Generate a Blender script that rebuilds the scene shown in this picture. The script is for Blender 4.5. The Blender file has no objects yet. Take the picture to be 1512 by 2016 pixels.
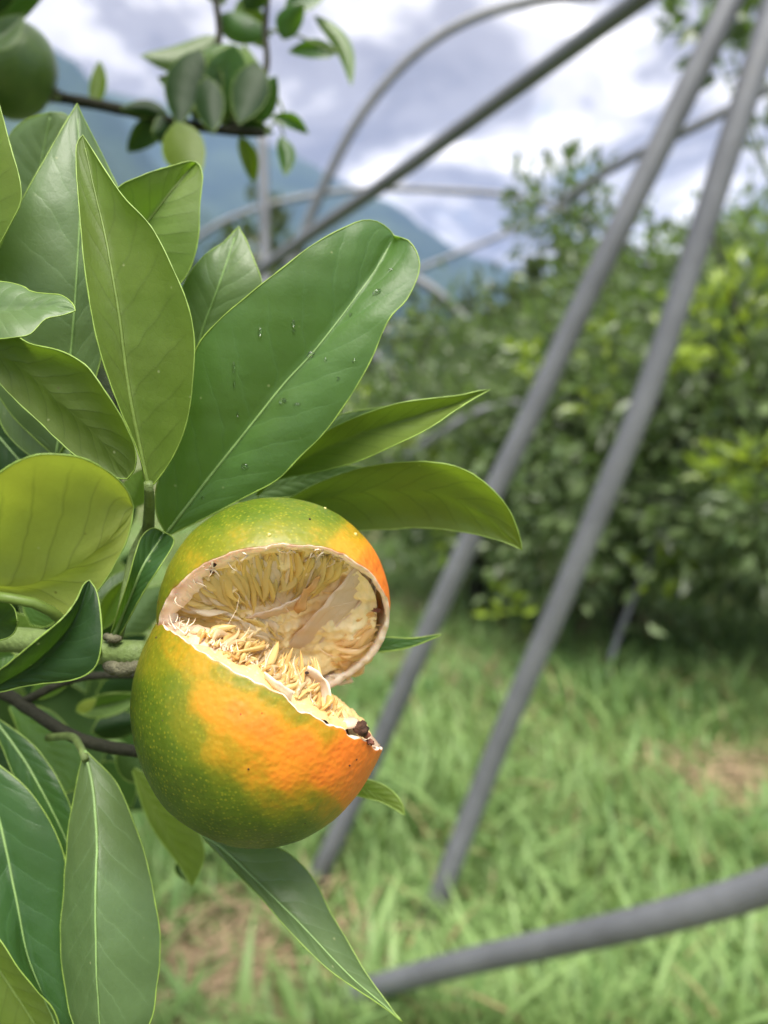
import bpy, math, random
import numpy as np
from mathutils import Matrix, Vector

random.seed(7)
rng = np.random.default_rng(11)
S = bpy.context.scene
COL = S.collection

# ------------------------------------------------------------------ camera
F = 1512.0
CAM_H = 0.95
PITCH = math.radians(8.6)
CP = np.array([0.0, 0.0, CAM_H])
RX = np.array([1.0, 0, 0])
FW = np.array([0.0, math.cos(PITCH), -math.sin(PITCH)])
UP = np.array([0.0, math.sin(PITCH), math.cos(PITCH)])
cd = bpy.data.cameras.new('camera')
cam = bpy.data.objects.new('camera', cd)
COL.objects.link(cam)
cam.location = CP
cam.rotation_euler = (math.pi / 2 - PITCH, 0, 0)
cd.sensor_fit = 'HORIZONTAL'
cd.sensor_width = 36
cd.lens = 36
cd.clip_start = 0.01
cd.clip_end = 20000
cd.dof.use_dof = True
cd.dof.focus_distance = 0.146
cd.dof.aperture_fstop = 14.5
S.camera = cam
S.render.resolution_x, S.render.resolution_y = 768, 1024

# ------------------------------------------------------------------ sky, sun, exposure
SUN_DIR = Vector((0.05, -0.38, 0.89)).normalized()
w = bpy.data.worlds.new('World')
S.world = w
w.use_nodes = True
nt = w.node_tree
nt.nodes.clear()
def N(t, typ, **k):
    n = t.nodes.new(typ)
    for a, b in k.items():
        if a.startswith('i_'):
            n.inputs[a[2:].replace('_', ' ')].default_value = b
        else:
            setattr(n, a, b)
    return n
def math_node(t, op, a, b=None, c=None, clamp=False):
    n = t.nodes.new('ShaderNodeMath'); n.operation = op; n.use_clamp = clamp
    for i, v in enumerate((a, b, c)):
        if v is None: continue
        if hasattr(v, 'is_linked') or hasattr(v, 'links'): t.links.new(v, n.inputs[i])
        else: n.inputs[i].default_value = v
    return n.outputs[0]
def ramp(t, fac, stops, interp='LINEAR'):
    n = t.nodes.new('ShaderNodeValToRGB')
    n.color_ramp.interpolation = interp
    e = n.color_ramp.elements
    while len(e) < len(stops): e.new(0.5)
    for el, (p, c) in zip(e, stops):
        el.position = p
        el.color = (c, c, c, 1) if isinstance(c, (int, float)) else (*c, 1)
    t.links.new(fac, n.inputs[0])
    return n.outputs[0]
def mix(t, fac, a, b, blend='MIX'):
    n = t.nodes.new('ShaderNodeMix'); n.data_type = 'RGBA'; n.blend_type = blend
    for i, v in ((0, fac), (6, a), (7, b)):
        if hasattr(v, 'links'): t.links.new(v, n.inputs[i])
        elif i == 0: n.inputs[0].default_value = v
        else: n.inputs[i].default_value = (*v, 1)
    return n.outputs[2]
def noise(t, vec, scale, detail=3, rough=0.5, dist=0.0):
    n = N(t, 'ShaderNodeTexNoise', i_Scale=scale, i_Detail=detail, i_Roughness=rough, i_Distortion=dist)
    if vec is not None: t.links.new(vec, n.inputs['Vector'])
    return n.outputs['Fac']

sky = N(nt, 'ShaderNodeTexSky', sky_type='NISHITA', sun_disc=False)
sky.sun_elevation = math.asin(SUN_DIR.z)
sky.sun_rotation = math.atan2(SUN_DIR.x, SUN_DIR.y)
tc = N(nt, 'ShaderNodeTexCoord')
sep = N(nt, 'ShaderNodeSeparateXYZ'); nt.links.new(tc.outputs['Generated'], sep.inputs[0])
zz = math_node(nt, 'ADD', math_node(nt, 'MAXIMUM', sep.outputs[2], 0.0), 0.22)
cx = math_node(nt, 'DIVIDE', sep.outputs[0], zz)
cy = math_node(nt, 'DIVIDE', sep.outputs[1], zz)
comb = N(nt, 'ShaderNodeCombineXYZ')
nt.links.new(cx, comb.inputs[0]); nt.links.new(cy, comb.inputs[1])
cover = noise(nt, comb.outputs[0], 1.9, 5, 0.55, 0.3)
cmap = N(nt, 'ShaderNodeMapping'); cmap.inputs['Location'].default_value = (3.3, 1.7, 0.4)
nt.links.new(comb.outputs[0], cmap.inputs[0])
shade = noise(nt, cmap.outputs[0], 2.6, 6, 0.55, 0.4)
cmask = ramp(nt, cover, [(0.31, 0.0), (0.42, 1.0)], 'EASE')
ccol = ramp(nt, shade, [(0.36, (0.165, 0.157, 0.172)), (0.48, (0.25, 0.237, 0.252)), (0.56, (0.48, 0.458, 0.462)), (0.66, (0.95, 0.91, 0.89))], 'EASE')
b_sky = N(nt, 'ShaderNodeBackground'); b_sky.inputs[1].default_value = 0.10
nt.links.new(sky.outputs[0], b_sky.inputs[0])
b_cl = N(nt, 'ShaderNodeBackground'); b_cl.inputs[1].default_value = 1.02
nt.links.new(ccol, b_cl.inputs[0])
ms = N(nt, 'ShaderNodeMixShader')
nt.links.new(cmask, ms.inputs[0]); nt.links.new(b_sky.outputs[0], ms.inputs[1]); nt.links.new(b_cl.outputs[0], ms.inputs[2])
wo = N(nt, 'ShaderNodeOutputWorld'); nt.links.new(ms.outputs[0], wo.inputs[0])

sd = bpy.data.lights.new('sun', 'SUN')
sd.energy = 4.4
sd.angle = math.radians(40)
sd.color = (1.0, 0.95, 0.87)
sun = bpy.data.objects.new('sun', sd)
COL.objects.link(sun)
sun.rotation_euler = SUN_DIR.to_track_quat('Z', 'Y').to_euler()
sun.location = (2, -1, 6)

S.view_settings.view_transform = 'Standard'
S.view_settings.look = 'None'
S.view_settings.gamma = 1
S.view_settings.exposure = 1.34
S.view_settings.use_curve_mapping = False
S.cycles.use_denoising = True
S.cycles.max_bounces = 12
S.cycles.diffuse_bounces = 8
S.cycles.transmission_bounces = 8
S.cycles.transparent_max_bounces = 12
S.cycles.volume_bounces = 0

# ------------------------------------------------------------------ helpers
def at(px, py, d):
    """world point seen at photo pixel px,py and at depth d (metres along the view axis)"""
    px, py, d = np.broadcast_arrays(np.asarray(px, float), np.asarray(py, float), np.asarray(d, float))
    return CP + d[..., None] * (FW + ((px - 756) / F)[..., None] * RX + ((1008 - py) / F)[..., None] * UP)
def cw(P):
    """camera coordinates (x right, y up, z towards the viewer) -> world"""
    P = np.asarray(P, float)
    return CP + P[..., 0:1] * RX + P[..., 1:2] * UP - P[..., 2:3] * FW
def proj(Pw):
    Q = Pw - CP
    d = Q @ FW
    return 756 + F * (Q @ RX) / d, 1008 - F * (Q @ UP) / d, d
def ground_depth(py):
    return CAM_H / (math.sin(PITCH) + (py - 1008) / F * math.cos(PITCH))
def catmull(P, n, closed=False):
    """P (k,m) resampled to n points, roughly by arc length"""
    P = np.asarray(P, float)
    if len(P) == 2:
        t = np.linspace(0, 1, n)[:, None]
        return P[0] * (1 - t) + P[1] * t
    seg = np.sqrt((np.diff(P, axis=0)[:, :2 if P.shape[1] < 3 else 3] ** 2).sum(1)) ** 0.75 + 1e-9
    T = np.concatenate([[0], np.cumsum(seg)])
    E0 = 2 * P[0] - P[1]; E1 = 2 * P[-1] - P[-2]
    Q = np.vstack([E0, P, E1])
    tt = np.linspace(0, T[-1], n * 6)
    i = np.clip(np.searchsorted(T, tt, side='right') - 1, 0, len(P) - 2)
    u = ((tt - T[i]) / (T[i + 1] - T[i]))[:, None]
    p0, p1, p2, p3 = Q[i], Q[i + 1], Q[i + 2], Q[i + 3]
    R = 0.5 * ((2 * p1) + (-p0 + p2) * u + (2 * p0 - 5 * p1 + 4 * p2 - p3) * u ** 2 + (-p0 + 3 * p1 - 3 * p2 + p3) * u ** 3)
    L = np.concatenate([[0], np.cumsum(np.sqrt((np.diff(R, axis=0) ** 2).sum(1)))])
    s = np.linspace(0, L[-1], n)
    return np.stack([np.interp(s, L, R[:, k]) for k in range(R.shape[1])], 1)
def vnoise(P, scale, seed=0):
    """cheap smooth pseudo noise in about -1..1"""
    P = np.asarray(P, float) * scale
    r = np.random.default_rng(seed)
    out = np.zeros(P.shape[0])
    for k in range(6):
        d = r.normal(size=P.shape[1]); d *= (0.7 + 0.35 * k) / np.linalg.norm(d)
        out += np.sin(P @ d * 2 * math.pi + r.random() * 6.28) / (1 + 0.35 * k)
    return out / 2.6
def mesh_obj(name, verts, faces, mats=(), parent=None, smooth=True, midx=None, uv=None, attrs=None, base=None):
    """one mesh object; verts in world space; its origin is put at base"""
    verts = np.asarray(verts, float).reshape(-1, 3)
    if base is None:
        base = parent_world(parent) if parent is not None else verts.mean(0)
    base = np.asarray(base, float)
    me = bpy.data.meshes.new(name)
    if isinstance(faces, np.ndarray):
        k = faces.shape[1]
        me.vertices.add(len(verts)); me.vertices.foreach_set('co', (verts - base).ravel())
        me.loops.add(faces.size); me.loops.foreach_set('vertex_index', faces.ravel().astype(np.int32))
        me.polygons.add(len(faces))
        me.polygons.foreach_set('loop_start', np.arange(0, faces.size, k, dtype=np.int32))
        me.polygons.foreach_set('loop_total', np.full(len(faces), k, dtype=np.int32))
        me.update(calc_edges=True)
    else:
        me.from_pydata((verts - base).tolist(), [], faces)
        me.update()
    for m in mats: me.materials.append(m)
    if midx is not None: me.polygons.foreach_set('material_index', np.asarray(midx, dtype=np.int32))
    me.polygons.foreach_set('use_smooth', np.full(len(me.polygons), bool(smooth)))
    if uv is not None:
        li = np.zeros(len(me.loops), dtype=np.int32); me.loops.foreach_get('vertex_index', li)
        l = me.uv_layers.new(name='UVMap'); l.data.foreach_set('uv', np.asarray(uv, float)[li].ravel())
    for a, v in (attrs or {}).items():
        v = np.asarray(v, float)
        if v.ndim == 1:
            at_ = me.attributes.new(a, 'FLOAT', 'POINT'); at_.data.foreach_set('value', v)
        else:
            at_ = me.attributes.new(a, 'FLOAT_COLOR', 'POINT')
            at_.data.foreach_set('color', np.hstack([v, np.ones((len(v), 1))]).ravel())
    me.validate()
    o = bpy.data.objects.new(name, me)
    COL.objects.link(o)
    put(o, base, parent)
    return o
WORLD = {}
def parent_world(p):
    return np.array(WORLD[p.name])
def put(o, base, parent):
    WORLD[o.name] = tuple(base)
    if parent is not None:
        o.parent = parent
        o.location = Vector(np.asarray(base) - parent_world(parent))
    else:
        o.location = Vector(base)
def empty(name, loc):
    o = bpy.data.objects.new(name, None)
    o.empty_display_size = 0.02
    COL.objects.link(o); put(o, loc, None)
    return o
def tag(o, label=None, cat=None, group=None, kind=None):
    for k, v in (('label', label), ('category', cat), ('group', group), ('kind', kind)):
        if v: o[k] = v
    return o
def tube_data(P, R, sides=10, cap=True):
    """swept tube: P (n,3), R scalar or (n,)"""
    P = np.asarray(P, float); n = len(P)
    R = np.broadcast_to(np.asarray(R, float), (n,))
    T = np.gradient(P, axis=0); T /= np.linalg.norm(T, axis=1)[:, None] + 1e-12
    ref = np.array([0.13, 0.27, 0.95]) if abs(T[0] @ [0.13, 0.27, 0.95]) < 0.9 else np.array([1.0, 0, 0])
    a = np.cross(T[0], ref); a /= np.linalg.norm(a)
    V = []
    for i in range(n):
        a = a - T[i] * (a @ T[i]); a /= np.linalg.norm(a)
        b = np.cross(T[i], a)
        th = np.arange(sides) * 2 * math.pi / sides
        V.append(P[i] + R[i] * (np.cos(th)[:, None] * a + np.sin(th)[:, None] * b))
    V = np.vstack(V)
    fs = []
    for i in range(n - 1):
        for j in range(sides):
            k = (j + 1) % sides
            fs.append((i * sides + j, i * sides + k, (i + 1) * sides + k, (i + 1) * sides + j))
    if cap:
        fs.append(tuple(range(sides))[::-1]); fs.append(tuple((n - 1) * sides + j for j in range(sides)))
    return V, fs
def join(parts):
    V, Fc, off = [], [], 0
    for v, f in parts:
        V.append(v); Fc += [tuple(i + off for i in q) for q in f]; off += len(v)
    return np.vstack(V), Fc

# ------------------------------------------------------------------ materials
MATS = {}
def new_mat(name):
    m = bpy.data.materials.new(name); m.use_nodes = True
    m.node_tree.nodes.clear()
    return m, m.node_tree
def finish(t, shader):
    o = t.nodes.new('ShaderNodeOutputMaterial'); t.links.new(shader, o.inputs[0])
def principled(t, base, rough=0.5, spec=0.5, **k):
    p = t.nodes.new('ShaderNodeBsdfPrincipled')
    if hasattr(base, 'links'): t.links.new(base, p.inputs['Base Color'])
    else: p.inputs['Base Color'].default_value = (*base, 1)
    for nm, v in (('Roughness', rough), ('Specular IOR Level', spec)):
        if hasattr(v, 'links'): t.links.new(v, p.inputs[nm])
        else: p.inputs[nm].default_value = v
    for nm, v in k.items():
        nm = nm.replace('_', ' ')
        if hasattr(v, 'links'): t.links.new(v, p.inputs[nm])
        else: p.inputs[nm].default_value = v
    return p
def bump(t, h, strength, dist, p=None, prev=None):
    b = t.nodes.new('ShaderNodeBump'); b.inputs['Strength'].default_value = strength; b.inputs['Distance'].default_value = dist
    t.links.new(h, b.inputs['Height'])
    if prev is not None: t.links.new(prev, b.inputs['Normal'])
    if p is not None: t.links.new(b.outputs[0], p.inputs['Normal'])
    return b.outputs[0]

def leaf_mat(key, top, under, trans, tf=0.38, rough=0.36, spec=0.5, nv=9.0, veins=1.0):
    """citrus leaf: darker glossy upper face, paler matt underside, light shining through, side veins drawn from the leaf's own uv"""
    if key in MATS: return MATS[key]
    m, t = new_mat(key)
    uvn = N(t, 'ShaderNodeUVMap')
    sp = N(t, 'ShaderNodeSeparateXYZ'); t.links.new(uvn.outputs[0], sp.inputs[0])
    oc = N(t, 'ShaderNodeTexCoord').outputs['Object']
    u = math_node(t, 'ABSOLUTE', math_node(t, 'SUBTRACT', math_node(t, 'MULTIPLY', sp.outputs[0], 2.0), 1.0))
    wob = noise(t, oc, 130, 2)
    ph = math_node(t, 'SUBTRACT', math_node(t, 'MULTIPLY', sp.outputs[1], nv), math_node(t, 'MULTIPLY', math_node(t, 'POWER', u, 0.8), 1.7))
    ph = math_node(t, 'ADD', ph, math_node(t, 'MULTIPLY', wob, 0.55))
    saw = math_node(t, 'ABSOLUTE', math_node(t, 'SUBTRACT', math_node(t, 'FRACT', ph), 0.5))   # 0 at the vein
    vein = ramp(t, saw, [(0.0, 1.0), (0.035, 0.55), (0.10, 0.0)], 'EASE')
    fade = ramp(t, u, [(0.0, 1.0), (0.75, 0.8), (0.97, 0.0)])
    vein = math_node(t, 'MULTIPLY', vein, fade)
    vor = N(t, 'ShaderNodeTexVoronoi', feature='DISTANCE_TO_EDGE', i_Scale=620.0); t.links.new(oc, vor.inputs['Vector'])
    net = ramp(t, vor.outputs['Distance'], [(0.0, 1.0), (0.12, 0.0)])
    n1 = noise(t, oc, 60, 4, 0.6)
    n2 = noise(t, oc, 420, 3, 0.6)
    n3 = noise(t, oc, 22, 2, 0.5)
    def col(c, vc, vf):
        a = mix(t, ramp(t, n1, [(0.3, 0.0), (0.7, 1.0)]), tuple(x * 0.86 for x in c), tuple(x * 1.12 for x in c))
        a = mix(t, math_node(t, 'MULTIPLY', ramp(t, n3, [(0.45, 0.0), (0.7, 1.0)]), 0.35), a, (c[0] * 1.5, c[1] * 1.15, c[2] * 0.8))
        a = mix(t, math_node(t, 'MULTIPLY', vein, vf), a, vc)
        return mix(t, math_node(t, 'MULTIPLY', net, 0.06 * veins), a, vc)
    ctop = col(top, tuple(min(1, x * 1.7 + 0.012) for x in top), 0.30 * veins)
    cund = col(under, tuple(x * 0.72 for x in under), 0.42 * veins)
    ctr = col(trans, tuple(x * 0.60 for x in trans), 0.55 * veins)
    geo = N(t, 'ShaderNodeNewGeometry')
    base = mix(t, geo.outputs['Backfacing'], ctop, cund)
    sv = N(t, 'ShaderNodeTexVoronoi', i_Scale=300.0); t.links.new(oc, sv.inputs['Vector'])
    sc_ = N(t, 'ShaderNodeSeparateColor'); t.links.new(sv.outputs['Color'], sc_.inputs[0])
    spot = math_node(t, 'MULTIPLY', ramp(t, sv.outputs['Distance'], [(0.05, 1.0), (0.11, 0.0)]), ramp(t, sc_.outputs[0], [(0.84, 0.0), (0.86, 1.0)]))
    dark = math_node(t, 'MULTIPLY', ramp(t, sv.outputs['Distance'], [(0.06, 1.0), (0.13, 0.0)]), ramp(t, sc_.outputs[1], [(0.955, 0.0), (0.965, 1.0)]))
    base = mix(t, math_node(t, 'MULTIPLY', spot, 0.5), base, (0.42, 0.45, 0.22))
    base = mix(t, math_node(t, 'MULTIPLY', dark, 0.8), base, (0.06, 0.035, 0.012))
    rgh = math_node(t, 'ADD', math_node(t, 'MULTIPLY', geo.outputs['Backfacing'], 0.16), rough)
    rgh = math_node(t, 'ADD', rgh, math_node(t, 'MULTIPLY', math_node(t, 'SUBTRACT', n2, 0.5), 0.10))
    p = principled(t, base, rgh, spec)
    puff = math_node(t, 'MULTIPLY', math_node(t, 'POWER', math_node(t, 'MULTIPLY', saw, 2.0), 0.6), fade)
    b1 = bump(t, puff, 0.22 * veins + 0.04, 0.0006)
    b2 = bump(t, math_node(t, 'ADD', n2, math_node(t, 'MULTIPLY', net, -0.18)), 0.20, 0.0003, p, b1)
    tr = t.nodes.new('ShaderNodeBsdfTranslucent'); t.links.new(ctr, tr.inputs[0])
    mx = t.nodes.new('ShaderNodeMixShader'); mx.inputs[0].default_value = tf
    t.links.new(p.outputs[0], mx.inputs[1]); t.links.new(tr.outputs[0], mx.inputs[2])
    finish(t, mx.outputs[0]); MATS[key] = m
    return m
def plain(key, c, rough=0.5, spec=0.4, var=0.25, scale=60, bmp=0.2, bd=0.0005, **k):
    if key in MATS: return MATS[key]
    m, t = new_mat(key)
    oc = N(t, 'ShaderNodeTexCoord').outputs['Object']
    n1 = noise(t, oc, scale, 4, 0.6)
    base = mix(t, ramp(t, n1, [(0.3, 0.0), (0.7, 1.0)]), tuple(x * (1 - var) for x in c), tuple(min(1, x * (1 + var)) for x in c))
    p = principled(t, base, rough, spec, **k)
    bump(t, noise(t, oc, scale * 5, 4, 0.6), bmp, bd, p)
    finish(t, p.outputs[0]); MATS[key] = m
    return m
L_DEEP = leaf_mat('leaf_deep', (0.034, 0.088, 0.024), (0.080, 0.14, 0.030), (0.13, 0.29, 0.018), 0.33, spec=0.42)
L_MID = leaf_mat('leaf_mid', (0.062, 0.130, 0.036), (0.112, 0.180, 0.034), (0.21, 0.42, 0.022), 0.40, rough=0.42, spec=0.42)
L_OLIVE = leaf_mat('leaf_olive', (0.070, 0.14, 0.028), (0.110, 0.168, 0.028), (0.22, 0.39, 0.016), 0.42, spec=0.4)
L_YELLOW = leaf_mat('leaf_yellowish', (0.16, 0.22, 0.04), (0.235, 0.295, 0.055), (0.42, 0.54, 0.04), 0.42, nv=7.0, veins=1.2)
L_SHADE = leaf_mat('leaf_shaded_underside', (0.06, 0.12, 0.03), (0.092, 0.140, 0.026), (0.16, 0.28, 0.013), 0.36, spec=0.4)  # darker copy of the olive leaf, shade put into its colour
L_DARK = leaf_mat('leaf_dark', (0.015, 0.042, 0.011), (0.034, 0.072, 0.016), (0.065, 0.15, 0.010), 0.28, rough=0.50, spec=0.25)  # also carries the painted shade of leaves inside the tree
L_GREY = leaf_mat('leaf_painted_sheen', (0.098, 0.160, 0.062), (0.115, 0.175, 0.065), (0.19, 0.34, 0.04), 0.32, rough=0.44, spec=0.5)  # sky reflection put into a paler, greyer base colour
MARGIN = plain('leaf_margin', (0.19, 0.29, 0.05), 0.45, 0.4, 0.2, 300, 0.1)
RIB_PALE = plain('midrib_pale', (0.18, 0.29, 0.09), 0.45, 0.4, 0.15, 300, 0.1)
RIB_GREEN = plain('midrib_green', (0.115, 0.175, 0.03), 0.5, 0.4, 0.15, 300, 0.1)
TWIG = plain('green_twig', (0.12, 0.17, 0.05), 0.55, 0.35, 0.3, 160, 0.5, 0.0008)
BARK = plain('brown_bark', (0.020, 0.021, 0.012), 0.8, 0.25, 0.4, 90, 0.7, 0.0015)
CORK = plain('corky_scar', (0.14, 0.135, 0.085), 0.85, 0.2, 0.4, 400, 0.8, 0.0008)

def steel_mat():
    m, t = new_mat('galvanised_pipe')
    oc = N(t, 'ShaderNodeTexCoord').outputs['Object']
    n1 = noise(t, oc, 14, 5, 0.65); n2 = noise(t, oc, 160, 3, 0.6)
    c = mix(t, ramp(t, n1, [(0.3, 0.0), (0.75, 1.0)]), (0.125, 0.131, 0.142), (0.185, 0.194, 0.206))
    c = mix(t, ramp(t, noise(t, oc, 33, 4, 0.7), [(0.62, 0.0), (0.72, 0.7)]), c, (0.15, 0.145, 0.13))
    p = principled(t, c, 0.52, 0.45, Metallic=0.25)
    bump(t, n2, 0.15, 0.0006, p)
    finish(t, p.outputs[0])
    return m
STEEL = steel_mat()

# ------------------------------------------------------------------ ground, mountains, far wood
def ground_mat():
    m, t = new_mat('orchard_soil')
    oc = N(t, 'ShaderNodeTexCoord').outputs['Object']
    a = noise(t, oc, 1.6, 5, 0.6); b = noise(t, oc, 22, 5, 0.7); c3 = noise(t, oc, 0.04, 5, 0.6)
    soil = mix(t, ramp(t, b, [(0.3, 0.0), (0.7, 1.0)]), (0.085, 0.065, 0.042), (0.20, 0.16, 0.105))
    green = mix(t, ramp(t, b, [(0.3, 0.0), (0.7, 1.0)]), (0.05, 0.09, 0.025), (0.11, 0.17, 0.05))
    far = mix(t, ramp(t, c3, [(0.4, 0.0), (0.6, 1.0)]), (0.07, 0.12, 0.03), (0.12, 0.16, 0.05))
    c = mix(t, ramp(t, a, [(0.40, 0.0), (0.56, 1.0)]), soil, green)
    sp = N(t, 'ShaderNodeSeparateXYZ'); t.links.new(oc, sp.inputs[0])
    c = mix(t, ramp(t, math_node(t, 'MULTIPLY', sp.outputs[1], 0.02), [(0.16, 0.0), (0.5, 1.0)]), c, far)
    p = principled(t, c, 0.9, 0.2)
    bump(t, b, 0.6, 0.03, p)
    finish(t, p.outputs[0]); return m
gx = np.concatenate([-np.geomspace(4000, 8, 14), np.linspace(-6, 6, 60), np.geomspace(8, 4000, 14)])
gy = np.concatenate([-np.geomspace(1500, 4, 8), np.linspace(-2, 12, 80), np.geomspace(14, 3500, 22)])
GX, GY = np.meshgrid(gx, gy)
near = np.exp(-((GX / 6) ** 2 + ((GY - 4) / 8) ** 2))
GP = np.stack([GX.ravel(), GY.ravel()], 1)
GZ = (vnoise(GP, 0.35, 3) * 0.025 + vnoise(GP, 1.3, 4) * 0.012) * near.ravel()
gi = np.arange(len(gx) * len(gy)).reshape(len(gy), len(gx))
gf = np.stack([gi[:-1, :-1], gi[:-1, 1:], gi[1:, 1:], gi[1:, :-1]], -1).reshape(-1, 4)
tag(mesh_obj('ground', np.column_stack([GP, GZ]), gf, [ground_mat()], base=(0, 0, 0)), kind='structure')

def mountain_mat():
    m, t = new_mat('forested_slope')
    oc = N(t, 'ShaderNodeTexCoord').outputs['Object']
    a = noise(t, oc, 0.006, 6, 0.6); b = noise(t, oc, 0.05, 5, 0.7)
    c = mix(t, ramp(t, a, [(0.40, 0.0), (0.62, 1.0)]), (0.018, 0.036, 0.018), (0.050, 0.078, 0.032))
    c = mix(t, ramp(t, b, [(0.35, 0.0), (0.7, 0.6)]), c, (0.03, 0.05, 0.022))
    p = principled(t, c, 0.95, 0.1)
    bump(t, b, 0.8, 12.0, p)
    finish(t, p.outputs[0]); return m
MM = mountain_mat()
def mountain(crest, d_crest, d_foot, seed):
    C = catmull(np.array(crest, float), 110)
    rows = 34
    V = []
    Wc = at(C[:, 0], C[:, 1], d_crest)
    for r in range(rows):
        f = r / (rows - 1)                       # 0 foot .. 1 crest
        d = d_foot + (d_crest - d_foot) * f
        sc = (d / d_crest) ** 0.6
        P = Wc.copy()
        P[:, 0] *= sc
        P[:, 1] = Wc[:, 1] * (d / d_crest)
        hz = Wc[:, 2] * (0.25 * f + 0.75 * f ** 1.7)
        nn = vnoise(np.column_stack([P[:, 0], P[:, 1]]), 1 / 320.0, seed) * 60 + vnoise(np.column_stack([P[:, 0], P[:, 1]]), 1 / 90.0, seed + 1) * 16
        hz = hz + nn * math.sin(math.pi * min(1, f * 1.0)) ** 0.8 + (vnoise(P[:, :1], 1 / 45.0, seed + 2) * 7 if f > 0.9 else 0)
        P[:, 2] = np.maximum(hz, -4) if r else -4
        V.append(P)
    back = Wc.copy(); back[:, 1] += 900; back[:, 2] = -4
    V.append(back)
    V = np.vstack(V); n = len(C); rr = rows + 1
    idx = np.arange(n * rr).reshape(rr, n)
    f = np.stack([idx[:-1, :-1], idx[:-1, 1:], idx[1:, 1:], idx[1:, :-1]], -1).reshape(-1, 4)
    return tag(mesh_obj('mountain', V, f, [MM], base=(V[:, 0].mean(), V[:, 1].mean(), 0)), kind='structure')
mountain([(-900, 300), (-500, 180), (-200, 100), (0, 74), (108, 95), (136, 116), (176, 151), (211, 195), (260, 260), (330, 350), (430, 440), (560, 520), (760, 620), (1000, 740)], 1500, 500, 21)
mountain([(-600, 250), (-200, 200), (100, 170), (211, 181), (251, 188), (302, 196), (347, 216), (440, 250), (579, 305), (650, 345), (717, 378), (780, 405), (824, 441), (875, 472), (913, 497), (963, 516), (1100, 560), (1300, 620), (1600, 660), (2200, 690)], 2500, 1100, 5)

def foliage_mat(key, dark, light, trans, tf=0.35):
    m, t = new_mat(key)
    a = N(t, 'ShaderNodeAttribute', attribute_name='tint')
    geo = N(t, 'ShaderNodeNewGeometry')
    c = mix(t, a.outputs['Fac'], dark, light)
    c2 = mix(t, geo.outputs['Backfacing'], c, mix(t, 0.35, c, light))
    p = principled(t, c2, 0.33, 0.6)
    tr = t.nodes.new('ShaderNodeBsdfTranslucent'); tr.inputs[0].default_value = (*trans, 1)
    mx = t.nodes.new('ShaderNodeMixShader'); mx.inputs[0].default_value = tf
    t.links.new(p.outputs[0], mx.inputs[1]); t.links.new(tr.outputs[0], mx.inputs[2])
    finish(t, mx.outputs[0]); return m
FOL = foliage_mat('orchard_foliage', (0.035, 0.066, 0.024), (0.175, 0.235, 0.105), (0.18, 0.30, 0.05))
FOL_YOUNG = foliage_mat('young_shoot_foliage', (0.16, 0.26, 0.03), (0.30, 0.40, 0.05), (0.42, 0.55, 0.04), 0.42)
FOL_FAR = foliage_mat('woodland_foliage', (0.022, 0.038, 0.014), (0.075, 0.098, 0.032), (0.10, 0.16, 0.03), 0.25)

def leaf_cloud(centers, dirs, length, width, fold=0.25):
    """many small folded leaves -> verts, tri faces"""
    n = len(centers)
    d = dirs / (np.linalg.norm(dirs, axis=1)[:, None] + 1e-9)
    r = rng.normal(size=(n, 3)); r[:, 2] += 0.6
    nrm = r - d * (r * d).sum(1)[:, None]; nrm /= np.linalg.norm(nrm, axis=1)[:, None] + 1e-9
    s = np.cross(d, nrm)
    L = np.broadcast_to(length, (n,))[:, None]; Wd = np.broadcast_to(width, (n,))[:, None]
    b = centers; m1 = centers + d * L * 0.30; m2 = centers + d * L * 0.68; tip = centers + d * L - nrm * L * 0.12
    V = np.stack([b, m1 + s * Wd * .46 + nrm * Wd * fold, m2 + s * Wd * .40 + nrm * Wd * fold * .6, tip,
                  m2 - s * Wd * .40 + nrm * Wd * fold * .6, m1 - s * Wd * .46 + nrm * Wd * fold], 1).reshape(-1, 3)
    i = np.arange(n)[:, None] * 6
    f = np.concatenate([i + [0, 3, 2, 1], i + [0, 5, 4, 3]], 0)
    return V, f.astype(np.int32)
# far wooded slope between the orchard and the mountains
def woodland():
    C, D, Ln = [], [], []
    r = np.random.default_rng(5)
    for k in range(110):
        x = r.uniform(-30, 45); y = r.uniform(24, 60)
        h = r.uniform(4.2, 7.0)
        rad = r.uniform(1.6, 3.0)
        n = 240
        u = r.normal(size=(n, 3)); u /= np.linalg.norm(u, axis=1)[:, None]
        u *= (0.55 + 0.45 * r.random(n) ** 0.5)[:, None]
        lob = 1 + 0.25 * vnoise(u, 0.9, k)[:, None]
        P = u * lob * [rad, rad, h * 0.52] + [x, y, h * 0.5]
        P[:, 2] = np.maximum(P[:, 2], 0.1)
        C.append(P); D.append(u + r.normal(size=(n, 3)) * 0.5); Ln.append(np.full(n, r.uniform(0.5, 0.8)))
    C = np.vstack(C); D = np.vstack(D); Ln = np.concatenate(Ln)
    V, f = leaf_cloud(C, D, Ln, Ln * 0.7)
    tint = np.repeat(np.clip(0.45 + 0.4 * vnoise(C, 0.25, 9) + rng.normal(size=len(C)) * 0.15, 0, 1), 6)
    o = mesh_obj('woodland', V, f, [FOL_FAR], smooth=False, attrs={'tint': tint}, base=(5, 40, 0))
    tag(o, 'dark green wooded hillside beyond the orchard', 'woodland', kind='stuff')
woodland()

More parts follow.
